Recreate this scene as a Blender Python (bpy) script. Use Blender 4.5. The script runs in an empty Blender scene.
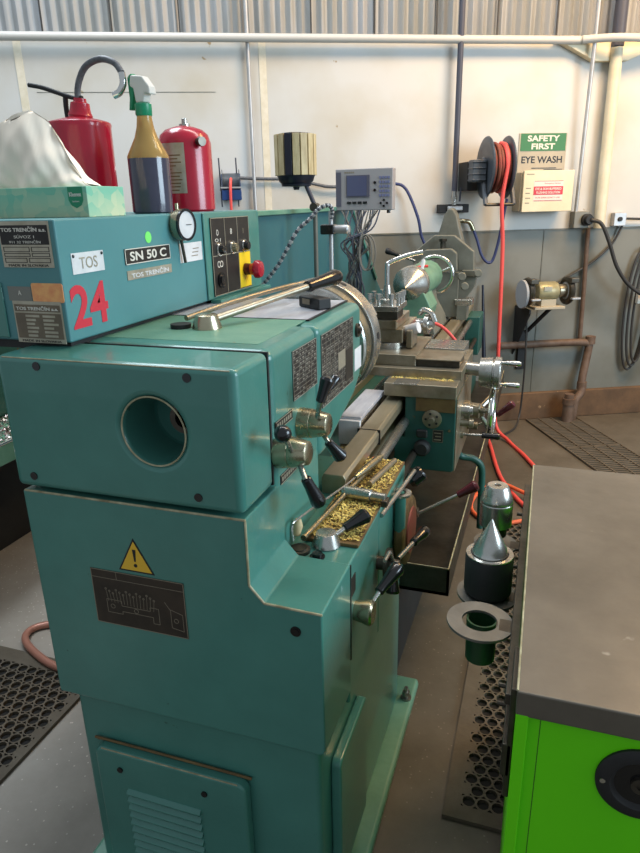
import bpy, bmesh, math, random
from mathutils import Vector, Matrix
random.seed(7)
SC = bpy.context.scene
COL = SC.collection
PI = math.pi

# ------------------------------------------------------------------ camera
cd = bpy.data.cameras.new('camera'); cam = bpy.data.objects.new('camera', cd); COL.objects.link(cam)
cd.sensor_fit = 'HORIZONTAL'; cd.sensor_width = 36.0; cd.lens = 655.0 / 640.0 * 36.0
cd.clip_start = 0.05; cd.clip_end = 60
_f = 655.0
dn = Vector((42.0, 1903.5, _f)).normalized()
L_ = Vector((232.0, -226.5, _f)); L_ = (L_ - dn * L_.dot(dn)).normalized()
W_ = L_.cross(dn); W_ = W_ if W_.x > 0 else -W_
U_ = -dn
R_ = Matrix((W_, L_, U_))                      # camera (x right, y down, z forward) -> world
Rb = R_ @ Matrix(((1, 0, 0), (0, -1, 0), (0, 0, -1)))
cam.matrix_world = Matrix.Translation((0, 0, 1.46)) @ Rb.to_4x4()
SC.camera = cam

# ------------------------------------------------------------------ world, lights, exposure
w = bpy.data.worlds.new('world'); SC.world = w; w.use_nodes = True
w.node_tree.nodes['Background'].inputs[0].default_value = (0.80, 0.90, 1.0, 1)
w.node_tree.nodes['Background'].inputs[1].default_value = 0.44
SC.view_settings.view_transform = 'Standard'; SC.view_settings.look = 'None'
SC.view_settings.gamma = 1; SC.view_settings.use_curve_mapping = False
SC.view_settings.exposure = 0.14

def area(name, loc, target, sx, sy, power, col):
    l = bpy.data.lights.new(name, 'AREA'); l.shape = 'RECTANGLE'; l.size = sx; l.size_y = sy
    l.energy = power; l.color = col
    o = bpy.data.objects.new(name, l); COL.objects.link(o)
    o.location = loc
    o.rotation_euler = (Vector(target) - Vector(loc)).to_track_quat('-Z', 'Y').to_euler()
    return o
area('ceiling_light_cool', (-2.4, 2.4, 4.3), (-1.6, 2.6, 0), 2.6, 1.0, 100, (0.80, 0.91, 1.0))
area('ceiling_light_mid', (0.2, 2.4, 4.2), (0.0, 2.4, 0), 0.5, 3.0, 58, (1.0, 0.94, 0.86))
area('ceiling_light_warm', (1.3, 3.5, 3.7), (0.6, 4.9, 1.2), 1.6, 0.6, 110, (1.0, 0.60, 0.24))
area('window_daylight', (3.8, 1.6, 2.2), (-0.6, 1.5, 1.0), 2.4, 1.8, 165, (0.68, 0.86, 1.0))

# ------------------------------------------------------------------ materials
def lin(c):
    return tuple(((x / 255.0) / 12.92 if x / 255.0 <= 0.04045 else ((x / 255.0 + 0.055) / 1.055) ** 2.4) for x in c) + (1,)
def mat(name, c, rough=0.5, metal=0.0, c2=None, scale=8.0, mix=0.5, bump=0.0, bscale=60.0, spec=0.5,
        trans=0.0, rvar=0.0, spots=None, spot_scale=30, spot_t=0.6, coat=0.0, stretch=None, ior=1.45):
    m = bpy.data.materials.new(name); m.use_nodes = True
    nt = m.node_tree; N = nt.nodes; K = nt.links; b = N['Principled BSDF']
    b.inputs['Base Color'].default_value = lin(c); b.inputs['Roughness'].default_value = rough
    b.inputs['Metallic'].default_value = metal; b.inputs['Specular IOR Level'].default_value = spec
    b.inputs['Transmission Weight'].default_value = trans; b.inputs['Coat Weight'].default_value = coat
    b.inputs['IOR'].default_value = ior
    tc = N.new('ShaderNodeTexCoord'); vec = tc.outputs['Object']
    if stretch:
        mp = N.new('ShaderNodeMapping'); mp.inputs['Scale'].default_value = stretch
        K.new(vec, mp.inputs['Vector']); vec = mp.outputs['Vector']
    out = None
    if c2:
        n = N.new('ShaderNodeTexNoise'); n.inputs['Scale'].default_value = scale; n.inputs['Detail'].default_value = 6
        n.inputs['Roughness'].default_value = 0.65
        K.new(vec, n.inputs['Vector'])
        r = N.new('ShaderNodeValToRGB'); r.color_ramp.elements[0].position = max(0, mix - 0.17); r.color_ramp.elements[1].position = min(1, mix + 0.17)
        r.color_ramp.elements[0].color = lin(c); r.color_ramp.elements[1].color = lin(c2)
        K.new(n.outputs['Fac'], r.inputs['Fac']); out = r.outputs['Color']
        if rvar:
            mr = N.new('ShaderNodeMapRange'); mr.inputs['To Min'].default_value = rough - rvar; mr.inputs['To Max'].default_value = rough + rvar
            K.new(n.outputs['Fac'], mr.inputs['Value']); K.new(mr.outputs['Result'], b.inputs['Roughness'])
    if spots:
        n2 = N.new('ShaderNodeTexNoise'); n2.inputs['Scale'].default_value = spot_scale; n2.inputs['Detail'].default_value = 4
        K.new(vec, n2.inputs['Vector'])
        r2 = N.new('ShaderNodeValToRGB'); r2.color_ramp.elements[0].position = spot_t; r2.color_ramp.elements[1].position = spot_t + 0.03
        r2.color_ramp.elements[0].color = (0, 0, 0, 1); r2.color_ramp.elements[1].color = (1, 1, 1, 1)
        K.new(n2.outputs['Fac'], r2.inputs['Fac'])
        mx = N.new('ShaderNodeMix'); mx.data_type = 'RGBA'
        K.new(r2.outputs['Color'], mx.inputs[0])
        if out: K.new(out, mx.inputs[6])
        else: mx.inputs[6].default_value = lin(c)
        mx.inputs[7].default_value = lin(spots); out = mx.outputs[2]
    if out: K.new(out, b.inputs['Base Color'])
    if bump:
        n3 = N.new('ShaderNodeTexNoise'); n3.inputs['Scale'].default_value = bscale; n3.inputs['Detail'].default_value = 5
        K.new(vec, n3.inputs['Vector'])
        bp = N.new('ShaderNodeBump'); bp.inputs['Strength'].default_value = bump; bp.inputs['Distance'].default_value = 0.01
        K.new(n3.outputs['Fac'], bp.inputs['Height']); K.new(bp.outputs['Normal'], b.inputs['Normal'])
    return m
M = {}
M['teal'] = mat('teal enamel', (72, 130, 119), 0.3, c2=(64, 119, 109), scale=5, bump=0.03, bscale=90, spots=(48, 84, 72), spot_scale=26, spot_t=0.73, coat=0.25)
M['teal_worn'] = mat('worn teal enamel', (108, 150, 128), 0.38, c2=(86, 134, 114), scale=9, bump=0.05, bscale=70, spots=(120, 96, 66), spot_scale=22, spot_t=0.72)
M['teal_dirty'] = mat('grimy teal enamel', (42, 88, 82), 0.42, c2=(36, 74, 68), scale=7, bump=0.05, spots=(86, 72, 48), spot_scale=20, spot_t=0.68)
M['teal_cool_lit'] = mat('cool lit teal panel', (82, 136, 138), 0.42, c2=(74, 127, 130), scale=3)  # cool side light on the cabinet is mixed into this teal
M['guard'] = mat('splash guard shaded teal', (52, 102, 108), 0.5, c2=(46, 92, 100), scale=3)  # teal darkened in its colour for the shade of the recess
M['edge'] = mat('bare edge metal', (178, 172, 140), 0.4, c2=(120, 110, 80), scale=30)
M['steel'] = mat('machined steel', (196, 195, 190), 0.27, 0.9, c2=(156, 154, 146), scale=14, rvar=0.08, bump=0.04, bscale=40)
M['steel_dark'] = mat('oily dark steel', (96, 92, 84), 0.36, 0.8, c2=(66, 60, 52), scale=9, rvar=0.1, bump=0.06)
M['steel_way'] = mat('ground bed way steel', (184, 174, 150), 0.36, 0.7, c2=(150, 138, 112), scale=7, rvar=0.12, stretch=(1, 0.3, 1))
M['steel_brown'] = mat('oil stained steel', (166, 159, 142), 0.34, 0.7, c2=(116, 104, 80), scale=8, rvar=0.1, bump=0.05)
M['brass'] = mat('yellowed hub metal', (184, 176, 150), 0.27, 0.95, c2=(156, 147, 120), scale=10, rvar=0.06)
M['chrome'] = mat('chrome', (214, 214, 210), 0.13, 1.0)
M['black'] = mat('black plastic', (18, 18, 20), 0.22, coat=0.3)
M['black_matte'] = mat('matte black', (26, 26, 27), 0.6, c2=(38, 38, 38), scale=12)
M['maroon'] = mat('maroon plastic', (78, 26, 34), 0.25)
M['red'] = mat('red enamel', (172, 22, 50), 0.25, c2=(160, 18, 40), scale=5, coat=0.3)
M['redplastic'] = mat('red plastic', (206, 58, 52), 0.4)
M['red_dull'] = mat('dull red paint', (138, 60, 52), 0.55, c2=(110, 70, 50), scale=14)
M['hose_red'] = mat('red rubber hose', (226, 84, 78), 0.5)
M['hose_orange'] = mat('orange rubber hose', (226, 104, 66), 0.5)
M['hose_dark'] = mat('grey braided hose', (104, 106, 110), 0.45, c2=(70, 72, 76), scale=90)
M['cable'] = mat('dark cable', (52, 50, 48), 0.5)
M['cable_blue'] = mat('blue hose', (52, 60, 100), 0.4)
M['cable_grey'] = mat('grey cable', (112, 108, 100), 0.5)
M['green'] = mat('bright green powder coat', (102, 222, 4), 0.42, c2=(96, 214, 4), scale=4)
M['slab'] = mat('worn steel bench top', (112, 105, 94), 0.42, 0.3, c2=(90, 84, 74), scale=4, rvar=0.12, spots=(150, 146, 136), spot_scale=9, spot_t=0.68, bump=0.03)
M['plate_blk'] = mat('black plate', (34, 32, 31), 0.45, 0.2, c2=(50, 46, 42), scale=16)
M['plate_brown'] = mat('darkened diagram plate', (46, 40, 34), 0.45, 0.3, c2=(66, 56, 46), scale=14)
M['plate_alu'] = mat('aluminium plate', (186, 180, 162), 0.4, 0.5, c2=(160, 152, 132), scale=20)
M['plate_tan'] = mat('faded plate print', (122, 108, 88), 0.5, c2=(100, 88, 72), scale=20)
M['white'] = mat('white sticker', (222, 222, 222), 0.5, c2=(196, 198, 200), scale=14)
M['ink_white'] = mat('white print', (214, 210, 198), 0.5)
M['ink_dim'] = mat('worn line print', (128, 118, 100), 0.5)
M['chart_ink'] = mat('chart print', (150, 146, 134), 0.5)
M['ink_black'] = mat('black print', (28, 28, 30), 0.5)
M['ink_red'] = mat('red print', (196, 46, 62), 0.5)
M['yellow'] = mat('yellow', (238, 200, 28), 0.45)
M['yellow_w'] = mat('warning yellow', (226, 180, 52), 0.45)
M['orange'] = mat('orange sticker', (240, 180, 112), 0.5, c2=(226, 146, 96), scale=70)
M['greenst'] = mat('green sticker', (120, 226, 110), 0.5)
M['sheet'] = mat('grey sheet metal', (178, 180, 190), 0.35, 0.4, c2=(206, 208, 214), scale=10, stretch=(5, 1, 1))
M['cast'] = mat('grey cast iron paint', (112, 112, 102), 0.45, c2=(90, 90, 80), scale=8, bump=0.06)
M['tailgreen'] = mat('pale green paint', (112, 150, 124), 0.42, c2=(88, 124, 104), scale=10)
M['tan'] = mat('tan slat', (208, 192, 150), 0.5, c2=(172, 152, 110), scale=12, stretch=(4, 4, 1))
M['navy'] = mat('dark navy plastic', (26, 30, 44), 0.35)
M['dro'] = mat('grey readout housing', (150, 146, 146), 0.45)
M['dro_d'] = mat('dark readout strip', (86, 84, 96), 0.45)
M['screen'] = mat('dead screen', (78, 82, 108), 0.2)
M['key'] = mat('blue grey keys', (110, 114, 146), 0.5)
M['reelblue'] = mat('blue reel paint', (34, 62, 112), 0.4)
M['reelgrey'] = mat('dark grey reel', (78, 84, 90), 0.38, c2=(62, 68, 76), scale=8)
M['amber'] = mat('amber clear plastic', (206, 166, 96), 0.2, trans=0.5)
M['liquid'] = mat('dark liquid', (44, 44, 66), 0.12, c2=(36, 36, 56), scale=6)
M['sprayg'] = mat('green trigger plastic', (24, 132, 92), 0.35)
M['sprayw'] = mat('off white trigger plastic', (206, 204, 196), 0.4)
M['tissue'] = mat('tissue paper', (250, 238, 220), 0.9, c2=(242, 228, 208), scale=2)
M['board'] = mat('tissue carton', (150, 196, 164), 0.6)
M['pipe_w'] = mat('off white pipe paint', (222, 214, 192), 0.5, c2=(198, 188, 160), scale=4)
M['pipe_grey'] = mat('pale grey pipe paint', (186, 184, 178), 0.45)
M['pipe_dark'] = mat('dark blue grey pipe', (68, 70, 82), 0.45)
M['pipe_rust'] = mat('rusty pipe', (112, 92, 78), 0.6, c2=(88, 66, 50), scale=12, bump=0.1)
M['galv'] = mat('galvanised conduit', (166, 166, 166), 0.4, 0.5, c2=(190, 190, 190), scale=10)
M['signgreen'] = mat('sign green', (52, 112, 64), 0.5)
M['signgrey'] = mat('sign grey', (160, 150, 130), 0.5, c2=(178, 168, 146), scale=6)
M['cream'] = mat('cream box', (226, 214, 184), 0.5, c2=(214, 200, 166), scale=6)
M['olive'] = mat('olive grinder housing', (128, 120, 86), 0.4, 0.3, c2=(176, 168, 132), scale=10)
M['stone'] = mat('grinding stone', (150, 154, 158), 0.8)
M['socket'] = mat('grey box', (120, 120, 112), 0.5)
M['copper'] = mat('copper coloured hose', (176, 122, 104), 0.35, 0.2)
M['rubber'] = mat('black rubber mat', (78, 68, 54), 0.65, c2=(96, 86, 72), scale=10, bump=0.1)
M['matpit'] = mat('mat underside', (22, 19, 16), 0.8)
M['swarf'] = mat('brass swarf', (240, 222, 130), 0.6, 0.0, c2=(206, 172, 92), scale=40)
M['swarf_g'] = mat('steel swarf', (190, 184, 180), 0.3, 0.7, c2=(120, 90, 84), scale=40)
M['rustbrown'] = mat('swarf stained metal', (126, 104, 66), 0.5, 0.3, c2=(92, 70, 44), scale=12, bump=0.15)

def wall_mat():
    m = bpy.data.materials.new('painted block wall'); m.use_nodes = True
    nt = m.node_tree; N = nt.nodes; K = nt.links; b = N['Principled BSDF']; b.inputs['Roughness'].default_value = 0.6
    tc = N.new('ShaderNodeTexCoord'); sp = N.new('ShaderNodeSeparateXYZ'); K.new(tc.outputs['Object'], sp.inputs[0])
    n = N.new('ShaderNodeTexNoise'); n.inputs['Scale'].default_value = 2.2; n.inputs['Detail'].default_value = 8; K.new(tc.outputs['Object'], n.inputs['Vector'])
    def ramp(a, c, p0, p1, src):
        r = N.new('ShaderNodeValToRGB'); r.color_ramp.elements[0].position = p0; r.color_ramp.elements[1].position = p1
        r.color_ramp.elements[0].color = lin(a); r.color_ramp.elements[1].color = lin(c); K.new(src, r.inputs['Fac']); return r
    up = ramp((196, 196, 193), (184, 178, 164), 0.45, 0.75, n.outputs['Fac'])
    lo = ramp((120, 122, 116), (96, 95, 84), 0.4, 0.65, n.outputs['Fac'])
    # small dark pits in the paint
    n2 = N.new('ShaderNodeTexNoise'); n2.inputs['Scale'].default_value = 11; n2.inputs['Detail'].default_value = 3; K.new(tc.outputs['Object'], n2.inputs['Vector'])
    r2 = ramp((0, 0, 0), (255, 255, 255), 0.735, 0.76, n2.outputs['Fac'])
    mx0 = N.new('ShaderNodeMix'); mx0.data_type = 'RGBA'; K.new(r2.outputs['Color'], mx0.inputs[0]); K.new(up.outputs['Color'], mx0.inputs[6]); mx0.inputs[7].default_value = lin((150, 130, 96))
    gt = N.new('ShaderNodeMath'); gt.operation = 'GREATER_THAN'; gt.inputs[1].default_value = 1.262; K.new(sp.outputs['Z'], gt.inputs[0])
    mx = N.new('ShaderNodeMix'); mx.data_type = 'RGBA'; K.new(gt.outputs[0], mx.inputs[0]); K.new(lo.outputs['Color'], mx.inputs[6]); K.new(mx0.outputs[2], mx.inputs[7])
    K.new(mx.outputs[2], b.inputs['Base Color'])
    bp = N.new('ShaderNodeBump'); bp.inputs['Strength'].default_value = 0.12; bp.inputs['Distance'].default_value = 0.02; K.new(n.outputs['Fac'], bp.inputs['Height']); K.new(bp.outputs['Normal'], b.inputs['Normal'])
    return m
def floor_mat():
    m = bpy.data.materials.new('worn concrete floor'); m.use_nodes = True
    nt = m.node_tree; N = nt.nodes; K = nt.links; b = N['Principled BSDF']; b.inputs['Roughness'].default_value = 0.5
    tc = N.new('ShaderNodeTexCoord')
    n = N.new('ShaderNodeTexNoise'); n.inputs['Scale'].default_value = 1.6; n.inputs['Detail'].default_value = 9; n.inputs['Roughness'].default_value = 0.7; K.new(tc.outputs['Object'], n.inputs['Vector'])
    r = N.new('ShaderNodeValToRGB'); r.color_ramp.elements[0].position = 0.35; r.color_ramp.elements[1].position = 0.7
    r.color_ramp.elements[0].color = lin((74, 67, 55)); r.color_ramp.elements[1].color = lin((106, 98, 86)); K.new(n.outputs['Fac'], r.inputs['Fac'])
    # lighter concrete to the left, darker strip beside the lathe
    sp = N.new('ShaderNodeSeparateXYZ'); K.new(tc.outputs['Object'], sp.inputs[0])
    mr = N.new('ShaderNodeMapRange'); mr.inputs['From Min'].default_value = -1.0; mr.inputs['From Max'].default_value = -1.3; K.new(sp.outputs['X'], mr.inputs['Value'])
    mx = N.new('ShaderNodeMix'); mx.data_type = 'RGBA'; K.new(mr.outputs['Result'], mx.inputs[0]); K.new(r.outputs['Color'], mx.inputs[6])
    r3 = N.new('ShaderNodeValToRGB'); r3.color_ramp.elements[0].position = 0.35; r3.color_ramp.elements[1].position = 0.7
    r3.color_ramp.elements[0].color = lin((140, 130, 118)); r3.color_ramp.elements[1].color = lin((166, 158, 148)); K.new(n.outputs['Fac'], r3.inputs['Fac'])
    K.new(r3.outputs['Color'], mx.inputs[7])
    v = N.new('ShaderNodeTexVoronoi'); v.inputs['Scale'].default_value = 48; K.new(tc.outputs['Object'], v.inputs['Vector'])
    r2 = N.new('ShaderNodeValToRGB'); r2.color_ramp.elements[0].position = 0.10; r2.color_ramp.elements[1].position = 0.14
    r2.color_ramp.elements[0].color = (1, 1, 1, 1); r2.color_ramp.elements[1].color = (0, 0, 0, 1); K.new(v.outputs['Distance'], r2.inputs['Fac'])
    n4 = N.new('ShaderNodeTexNoise'); n4.inputs['Scale'].default_value = 5; K.new(tc.outputs['Object'], n4.inputs['Vector'])
    r4 = N.new('ShaderNodeMath'); r4.operation = 'MULTIPLY'; K.new(r2.outputs['Color'], r4.inputs[0]); mk = N.new('ShaderNodeMath'); mk.operation = 'MULTIPLY'; mr5 = N.new('ShaderNodeMapRange'); mr5.inputs['From Min'].default_value = -1.0; mr5.inputs['From Max'].default_value = -1.3; mr5.inputs['To Min'].default_value = 0.25; mr5.inputs['To Max'].default_value = 1.5; K.new(sp.outputs['X'], mr5.inputs['Value']); K.new(n4.outputs['Fac'], mk.inputs[0]); K.new(mr5.outputs['Result'], mk.inputs[1]); K.new(mk.outputs[0], r4.inputs[1])
    mx2 = N.new('ShaderNodeMix'); mx2.data_type = 'RGBA'; K.new(r4.outputs[0], mx2.inputs[0]); K.new(mx.outputs[2], mx2.inputs[6]); mx2.inputs[7].default_value = lin((212, 200, 186))
    K.new(mx2.outputs[2], b.inputs['Base Color'])
    bp = N.new('ShaderNodeBump'); bp.inputs['Strength'].default_value = 0.15; bp.inputs['Distance'].default_value = 0.01; K.new(n.outputs['Fac'], bp.inputs['Height']); K.new(bp.outputs['Normal'], b.inputs['Normal'])
    return m

# ------------------------------------------------------------------ mesh helpers
def V(*a): return Vector(a[0]) if len(a) == 1 else Vector(a)
def perp(d):
    d = d.normalized(); a = Vector((0, 0, 1)) if abs(d.z) < 0.9 else Vector((1, 0, 0))
    u = d.cross(a).normalized(); return u, d.cross(u).normalized()
class Fr:
    """flat frame on a surface: o origin, u right, v up, n outwards"""
    def __init__(s, o, u, v): s.o = V(o); s.u = V(u).normalized(); s.v = V(v).normalized(); s.n = s.u.cross(s.v)
    def p(s, a, b, c=0.0): return s.o + s.u * a + s.v * b + s.n * c
class G:
    def __init__(s): s.b = bmesh.new()
    def box(s, x0, x1, y0, y1, z0, z1):
        vs = [s.b.verts.new((x, y, z)) for x in (x0, x1) for y in (y0, y1) for z in (z0, z1)]
        for f in ((0, 1, 3, 2), (4, 6, 7, 5), (0, 4, 5, 1), (2, 3, 7, 6), (0, 2, 6, 4), (1, 5, 7, 3)): s.b.faces.new([vs[i] for i in f])
        return s
    def fbox(s, fr, a0, a1, b0, b1, c0, c1):
        vs = [s.b.verts.new(fr.p(a, b, c)) for a in (a0, a1) for b in (b0, b1) for c in (c0, c1)]
        for f in ((0, 1, 3, 2), (4, 6, 7, 5), (0, 4, 5, 1), (2, 3, 7, 6), (0, 2, 6, 4), (1, 5, 7, 3)): s.b.faces.new([vs[i] for i in f])
        return s
    def prism(s, fr, pts, c0, c1):
        a = [s.b.verts.new(fr.p(x, y, c0)) for x, y in pts]; t = [s.b.verts.new(fr.p(x, y, c1)) for x, y in pts]
        s.b.faces.new(a); s.b.faces.new(t); n = len(pts)
        for i in range(n): s.b.faces.new((a[i], a[(i + 1) % n], t[(i + 1) % n], t[i]))
        return s
    def rings(s, rs, cap0=True, cap1=True, closed=False):
        R = [[s.b.verts.new(p) for p in r] for r in rs]; n = len(R[0])
        rng = range(len(R)) if closed else range(len(R) - 1)
        for k in rng:
            A = R[k]; B = R[(k + 1) % len(R)]
            for i in range(n): s.b.faces.new((A[i], A[(i + 1) % n], B[(i + 1) % n], B[i]))
        if not closed:
            if cap0: s.b.faces.new(R[0])
            if cap1: s.b.faces.new(R[-1])
        return s
    def lathe(s, o, d, prof, seg=32, cap0=True, cap1=True, closed=False):
        """prof: list of (distance along d, radius)"""
        o = V(o); d = V(d).normalized(); u, v = perp(d)
        return s.rings([[o + d * h + (u * math.cos(2 * PI * i / seg) + v * math.sin(2 * PI * i / seg)) * max(r, 1e-5) for i in range(seg)] for h, r in prof], cap0, cap1, closed)
    def cyl(s, p0, p1, r0, r1=None, seg=24):
        p0 = V(p0); p1 = V(p1); return s.lathe(p0, p1 - p0, [(0, r0), ((p1 - p0).length, r0 if r1 is None else r1)], seg)
    def tube(s, pts, r, seg=8, sub=6, radf=None):
        pts = [V(p) for p in pts]
        if sub > 1 and len(pts) > 2:
            q = []; P = [pts[0] * 2 - pts[1]] + pts + [pts[-1] * 2 - pts[-2]]
            for i in range(1, len(P) - 2):
                for k in range(sub):
                    t = k / sub; a, b, c, d = P[i - 1], P[i], P[i + 1], P[i + 2]
                    q.append(0.5 * ((2 * b) + (c - a) * t + (2 * a - 5 * b + 4 * c - d) * t * t + (3 * b - a - 3 * c + d) * t ** 3))
            q.append(pts[-1]); pts = q
        d = (pts[1] - pts[0]).normalized(); u, _ = perp(d); rs = []
        for i, p in enumerate(pts):
            d = (pts[min(i + 1, len(pts) - 1)] - pts[max(i - 1, 0)]).normalized()
            u = (u - d * u.dot(d)).normalized(); v = d.cross(u)
            rr = r if radf is None else radf(i / (len(pts) - 1))
            rs.append([p + (u * math.cos(2 * PI * k / seg) + v * math.sin(2 * PI * k / seg)) * rr for k in range(seg)])
        return s.rings(rs)
    def ball(s, c, r, seg=20, sc=(1, 1, 1)):
        c = V(c)
        rs = []
        for k in range(1, 12):
            a = PI * k / 12
            rs.append([c + Vector((math.cos(2 * PI * i / seg) * math.sin(a) * r * sc[0], math.sin(2 * PI * i / seg) * math.sin(a) * r * sc[1], math.cos(a) * r * sc[2])) for i in range(seg)])
        return s.rings(rs)
    def torus(s, c, d, R, r, seg=40, rs=10, a0=0.0, a1=2 * PI):
        c = V(c); d = V(d).normalized(); u, v = perp(d)
        full = abs(a1 - a0 - 2 * PI) < 1e-6; n = seg
        R_s = []
        for i in range(n if full else n + 1):
            a = a0 + (a1 - a0) * i / n; e = u * math.cos(a) + v * math.sin(a)
            R_s.append([c + e * (R + r * math.cos(2 * PI * k / rs)) + d * (r * math.sin(2 * PI * k / rs)) for k in range(rs)])
        return s.rings(R_s, closed=full)
    def annulus(s, c, d, r0, r1, h, seg=40):
        return s.lathe(c, d, [(0, r0), (0, r1), (h, r1), (h, r0)], seg, closed=True)
    def build(s, name, m, parent=None, loc=None, bevel=0.0, bseg=2, smooth=True, ang=35):
        bmesh.ops.recalc_face_normals(s.b, faces=s.b.faces[:])
        me = bpy.data.meshes.new(name); s.b.to_mesh(me); s.b.free()
        o = bpy.data.objects.new(name, me); COL.objects.link(o)
        if parent is not None:
            root = parent
            off = Vector((0, 0, 0))
            while root is not None: off += root.location; root = root.parent
            me.transform(Matrix.Translation(-off)); o.parent = parent
        else:
            l = V(loc) if loc is not None else Vector((0, 0, 0))
            me.transform(Matrix.Translation(-l)); o.location = l
        me.materials.append(M[m] if isinstance(m, str) else m)
        if smooth:
            me.shade_smooth(); me.set_sharp_from_angle(angle=math.radians(ang))
        if bevel:
            b = o.modifiers.new('bevel', 'BEVEL'); b.width = bevel; b.segments = bseg; b.limit_method = 'ANGLE'; b.angle_limit = math.radians(40)
            b.harden_normals = True
        return o
def thing(name, label, cat, loc, group=None):
    o = bpy.data.objects.new(name, None); COL.objects.link(o); o.location = loc; o.empty_display_size = 0.05
    tag(o, label, cat, group); return o
def tag(o, label, cat, group=None, kind=None):
    o['label'] = label; o['category'] = cat
    if group: o['group'] = group
    if kind: o['kind'] = kind
    return o
def struct(name, g, m, **k):
    o = g.build(name, m, **k); o['kind'] = 'structure'; return o
def cut(o, g):
    """carve the shape g out of o and keep the result as plain mesh"""
    bmesh.ops.recalc_face_normals(g.b, faces=g.b.faces[:])
    me = bpy.data.meshes.new('cutter'); g.b.to_mesh(me); g.b.free()
    root = o; off = Vector((0, 0, 0))
    while root is not None: off += root.location; root = root.parent
    me.transform(Matrix.Translation(-off))
    c = bpy.data.objects.new('cutter', me); COL.objects.link(c); c.parent = o
    md = o.modifiers.new('cut', 'BOOLEAN'); md.object = c; md.operation = 'DIFFERENCE'; md.solver = 'EXACT'
    bpy.context.view_layer.update()
    dg = bpy.context.evaluated_depsgraph_get()
    new = bpy.data.meshes.new_from_object(o.evaluated_get(dg)); o.modifiers.clear(); o.data = new
    bpy.data.objects.remove(c)
def text(name, s, fr, w, h, m, parent, depth=0.0006, loc=None, bold=0.0, c=0.0, spacing=1.0):
    """lettering centred on the frame origin, fitted to w x h"""
    cu = bpy.data.curves.new(name, 'FONT'); cu.body = s; cu.extrude = 0.5; cu.offset = bold; cu.space_character = spacing
    cu.resolution_u = 4; cu.align_x = 'CENTER'
    t = bpy.data.objects.new(name, cu); COL.objects.link(t); bpy.context.view_layer.update()
    me = bpy.data.meshes.new_from_object(t.evaluated_get(bpy.context.evaluated_depsgraph_get()))
    bpy.data.objects.remove(t); bpy.data.curves.remove(cu)
    xs = [v.co.x for v in me.vertices]; ys = [v.co.y for v in me.vertices]
    cx, cy = (min(xs) + max(xs)) / 2, (min(ys) + max(ys)) / 2; kx = w / (max(xs) - min(xs)); ky = h / (max(ys) - min(ys))
    g = G()
    bm = g.b; bm.from_mesh(me); bpy.data.meshes.remove(me)
    for v in bm.verts:
        a, b, d = (v.co.x - cx) * kx, (v.co.y - cy) * ky, (v.co.z + 0.5) * depth + c
        v.co = fr.p(a, b, d)
    return g.build(name, m, parent, loc, smooth=False)
def shift(fr, a, b, c=0.0): return Fr(fr.p(a, b, c), fr.u, fr.v)
def rrect(w, h, r, n=5):
    out = []
    for cx, cy, a0 in ((w / 2 - r, h / 2 - r, 0), (-w / 2 + r, h / 2 - r, PI / 2), (-w / 2 + r, -h / 2 + r, PI), (w / 2 - r, -h / 2 + r, 1.5 * PI)):
        for k in range(n + 1):
            a = a0 + PI / 2 * k / n; out.append((cx + r * math.cos(a), cy + r * math.sin(a)))
    return out

# ------------------------------------------------------------------ setting
TH = math.radians(26); WP = Vector((-0.05, 4.56, 0)); WT = Vector((math.cos(TH), math.sin(TH), 0)); ZV = Vector((0, 0, 1))
WALL = Fr(WP, WT, ZV)                       # WALL.p(s, z, out of the wall)
struct('floor', G().box(-5.5, 5.0, -2.5, 8.0, -0.08, 0.0), floor_mat(), smooth=False)
struct('wall_back', G().fbox(WALL, -5.5, 4.5, 0, 2.34, -0.2, 0.0), wall_mat(), smooth=False)
# corrugated cladding above the wall
g = G(); n = 10 * 110
prof = []
for i in range(n + 1):
    s_ = -5.5 + 10.0 * i / n; prof.append((s_, 0.008 * math.sin(s_ * 2 * PI / 0.058) - 0.03))
a = [g.b.verts.new(WALL.p(s_, 2.335, c)) for s_, c in prof]; b_ = [g.b.verts.new(WALL.p(s_, 4.6, c)) for s_, c in prof]
for i in range(n): g.b.faces.new((a[i], a[i + 1], b_[i + 1], b_[i]))
M['clad'] = mat('corrugated translucent sheet', (150, 152, 156), 0.45, 0.15, c2=(128, 128, 122), scale=2.5, stretch=(1, 1, 0.3))
struct('wall_back_cladding', g, 'clad')
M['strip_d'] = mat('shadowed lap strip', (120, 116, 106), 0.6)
g = G()
for k in range(-14, 12): g.fbox(WALL, k * 0.36 - 0.004, k * 0.36 + 0.003, 2.34, 4.6, -0.022, -0.012)
struct('trim_1', g, 'cable', smooth=False)
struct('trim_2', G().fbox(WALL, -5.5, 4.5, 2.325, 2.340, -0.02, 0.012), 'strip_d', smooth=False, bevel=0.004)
M['kerb'] = mat('stained brown kerb', (112, 84, 58), 0.7, c2=(82, 62, 44), scale=5, bump=0.2, bscale=14, spots=(160, 130, 96), spot_scale=9, spot_t=0.66)
struct('baseboard_back', G().fbox(WALL, -5.5, 4.5, 0, 0.19, 0.0, 0.035), 'kerb', smooth=False, bevel=0.006)
g = G()
for s_ in (-1.45, 0.02, 1.25): g.fbox(WALL, s_, s_ + 0.006, 0.19, 1.262, 0.0, 0.004)
g.fbox(WALL, -5.5, 4.5, 1.255, 1.264, 0.0, 0.005)
struct('trim_3', g, 'cast', smooth=False)
g = G()      # old vertical joint strips with nail heads
M['strip'] = mat('old filled joint', (206, 196, 172), 0.7, c2=(222, 214, 196), scale=20)
for s_ in (-3.02, -1.72, ): g.fbox(WALL, s_ - 0.02, s_ + 0.02, 1.27, 2.34, 0.0, 0.003)
struct('trim_4', g, 'strip', smooth=False)
struct('trim_5', G().fbox(WALL, -2.95, -1.99, 2.049, 2.0515, 0.0, 0.002), 'cast', smooth=False)

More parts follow.
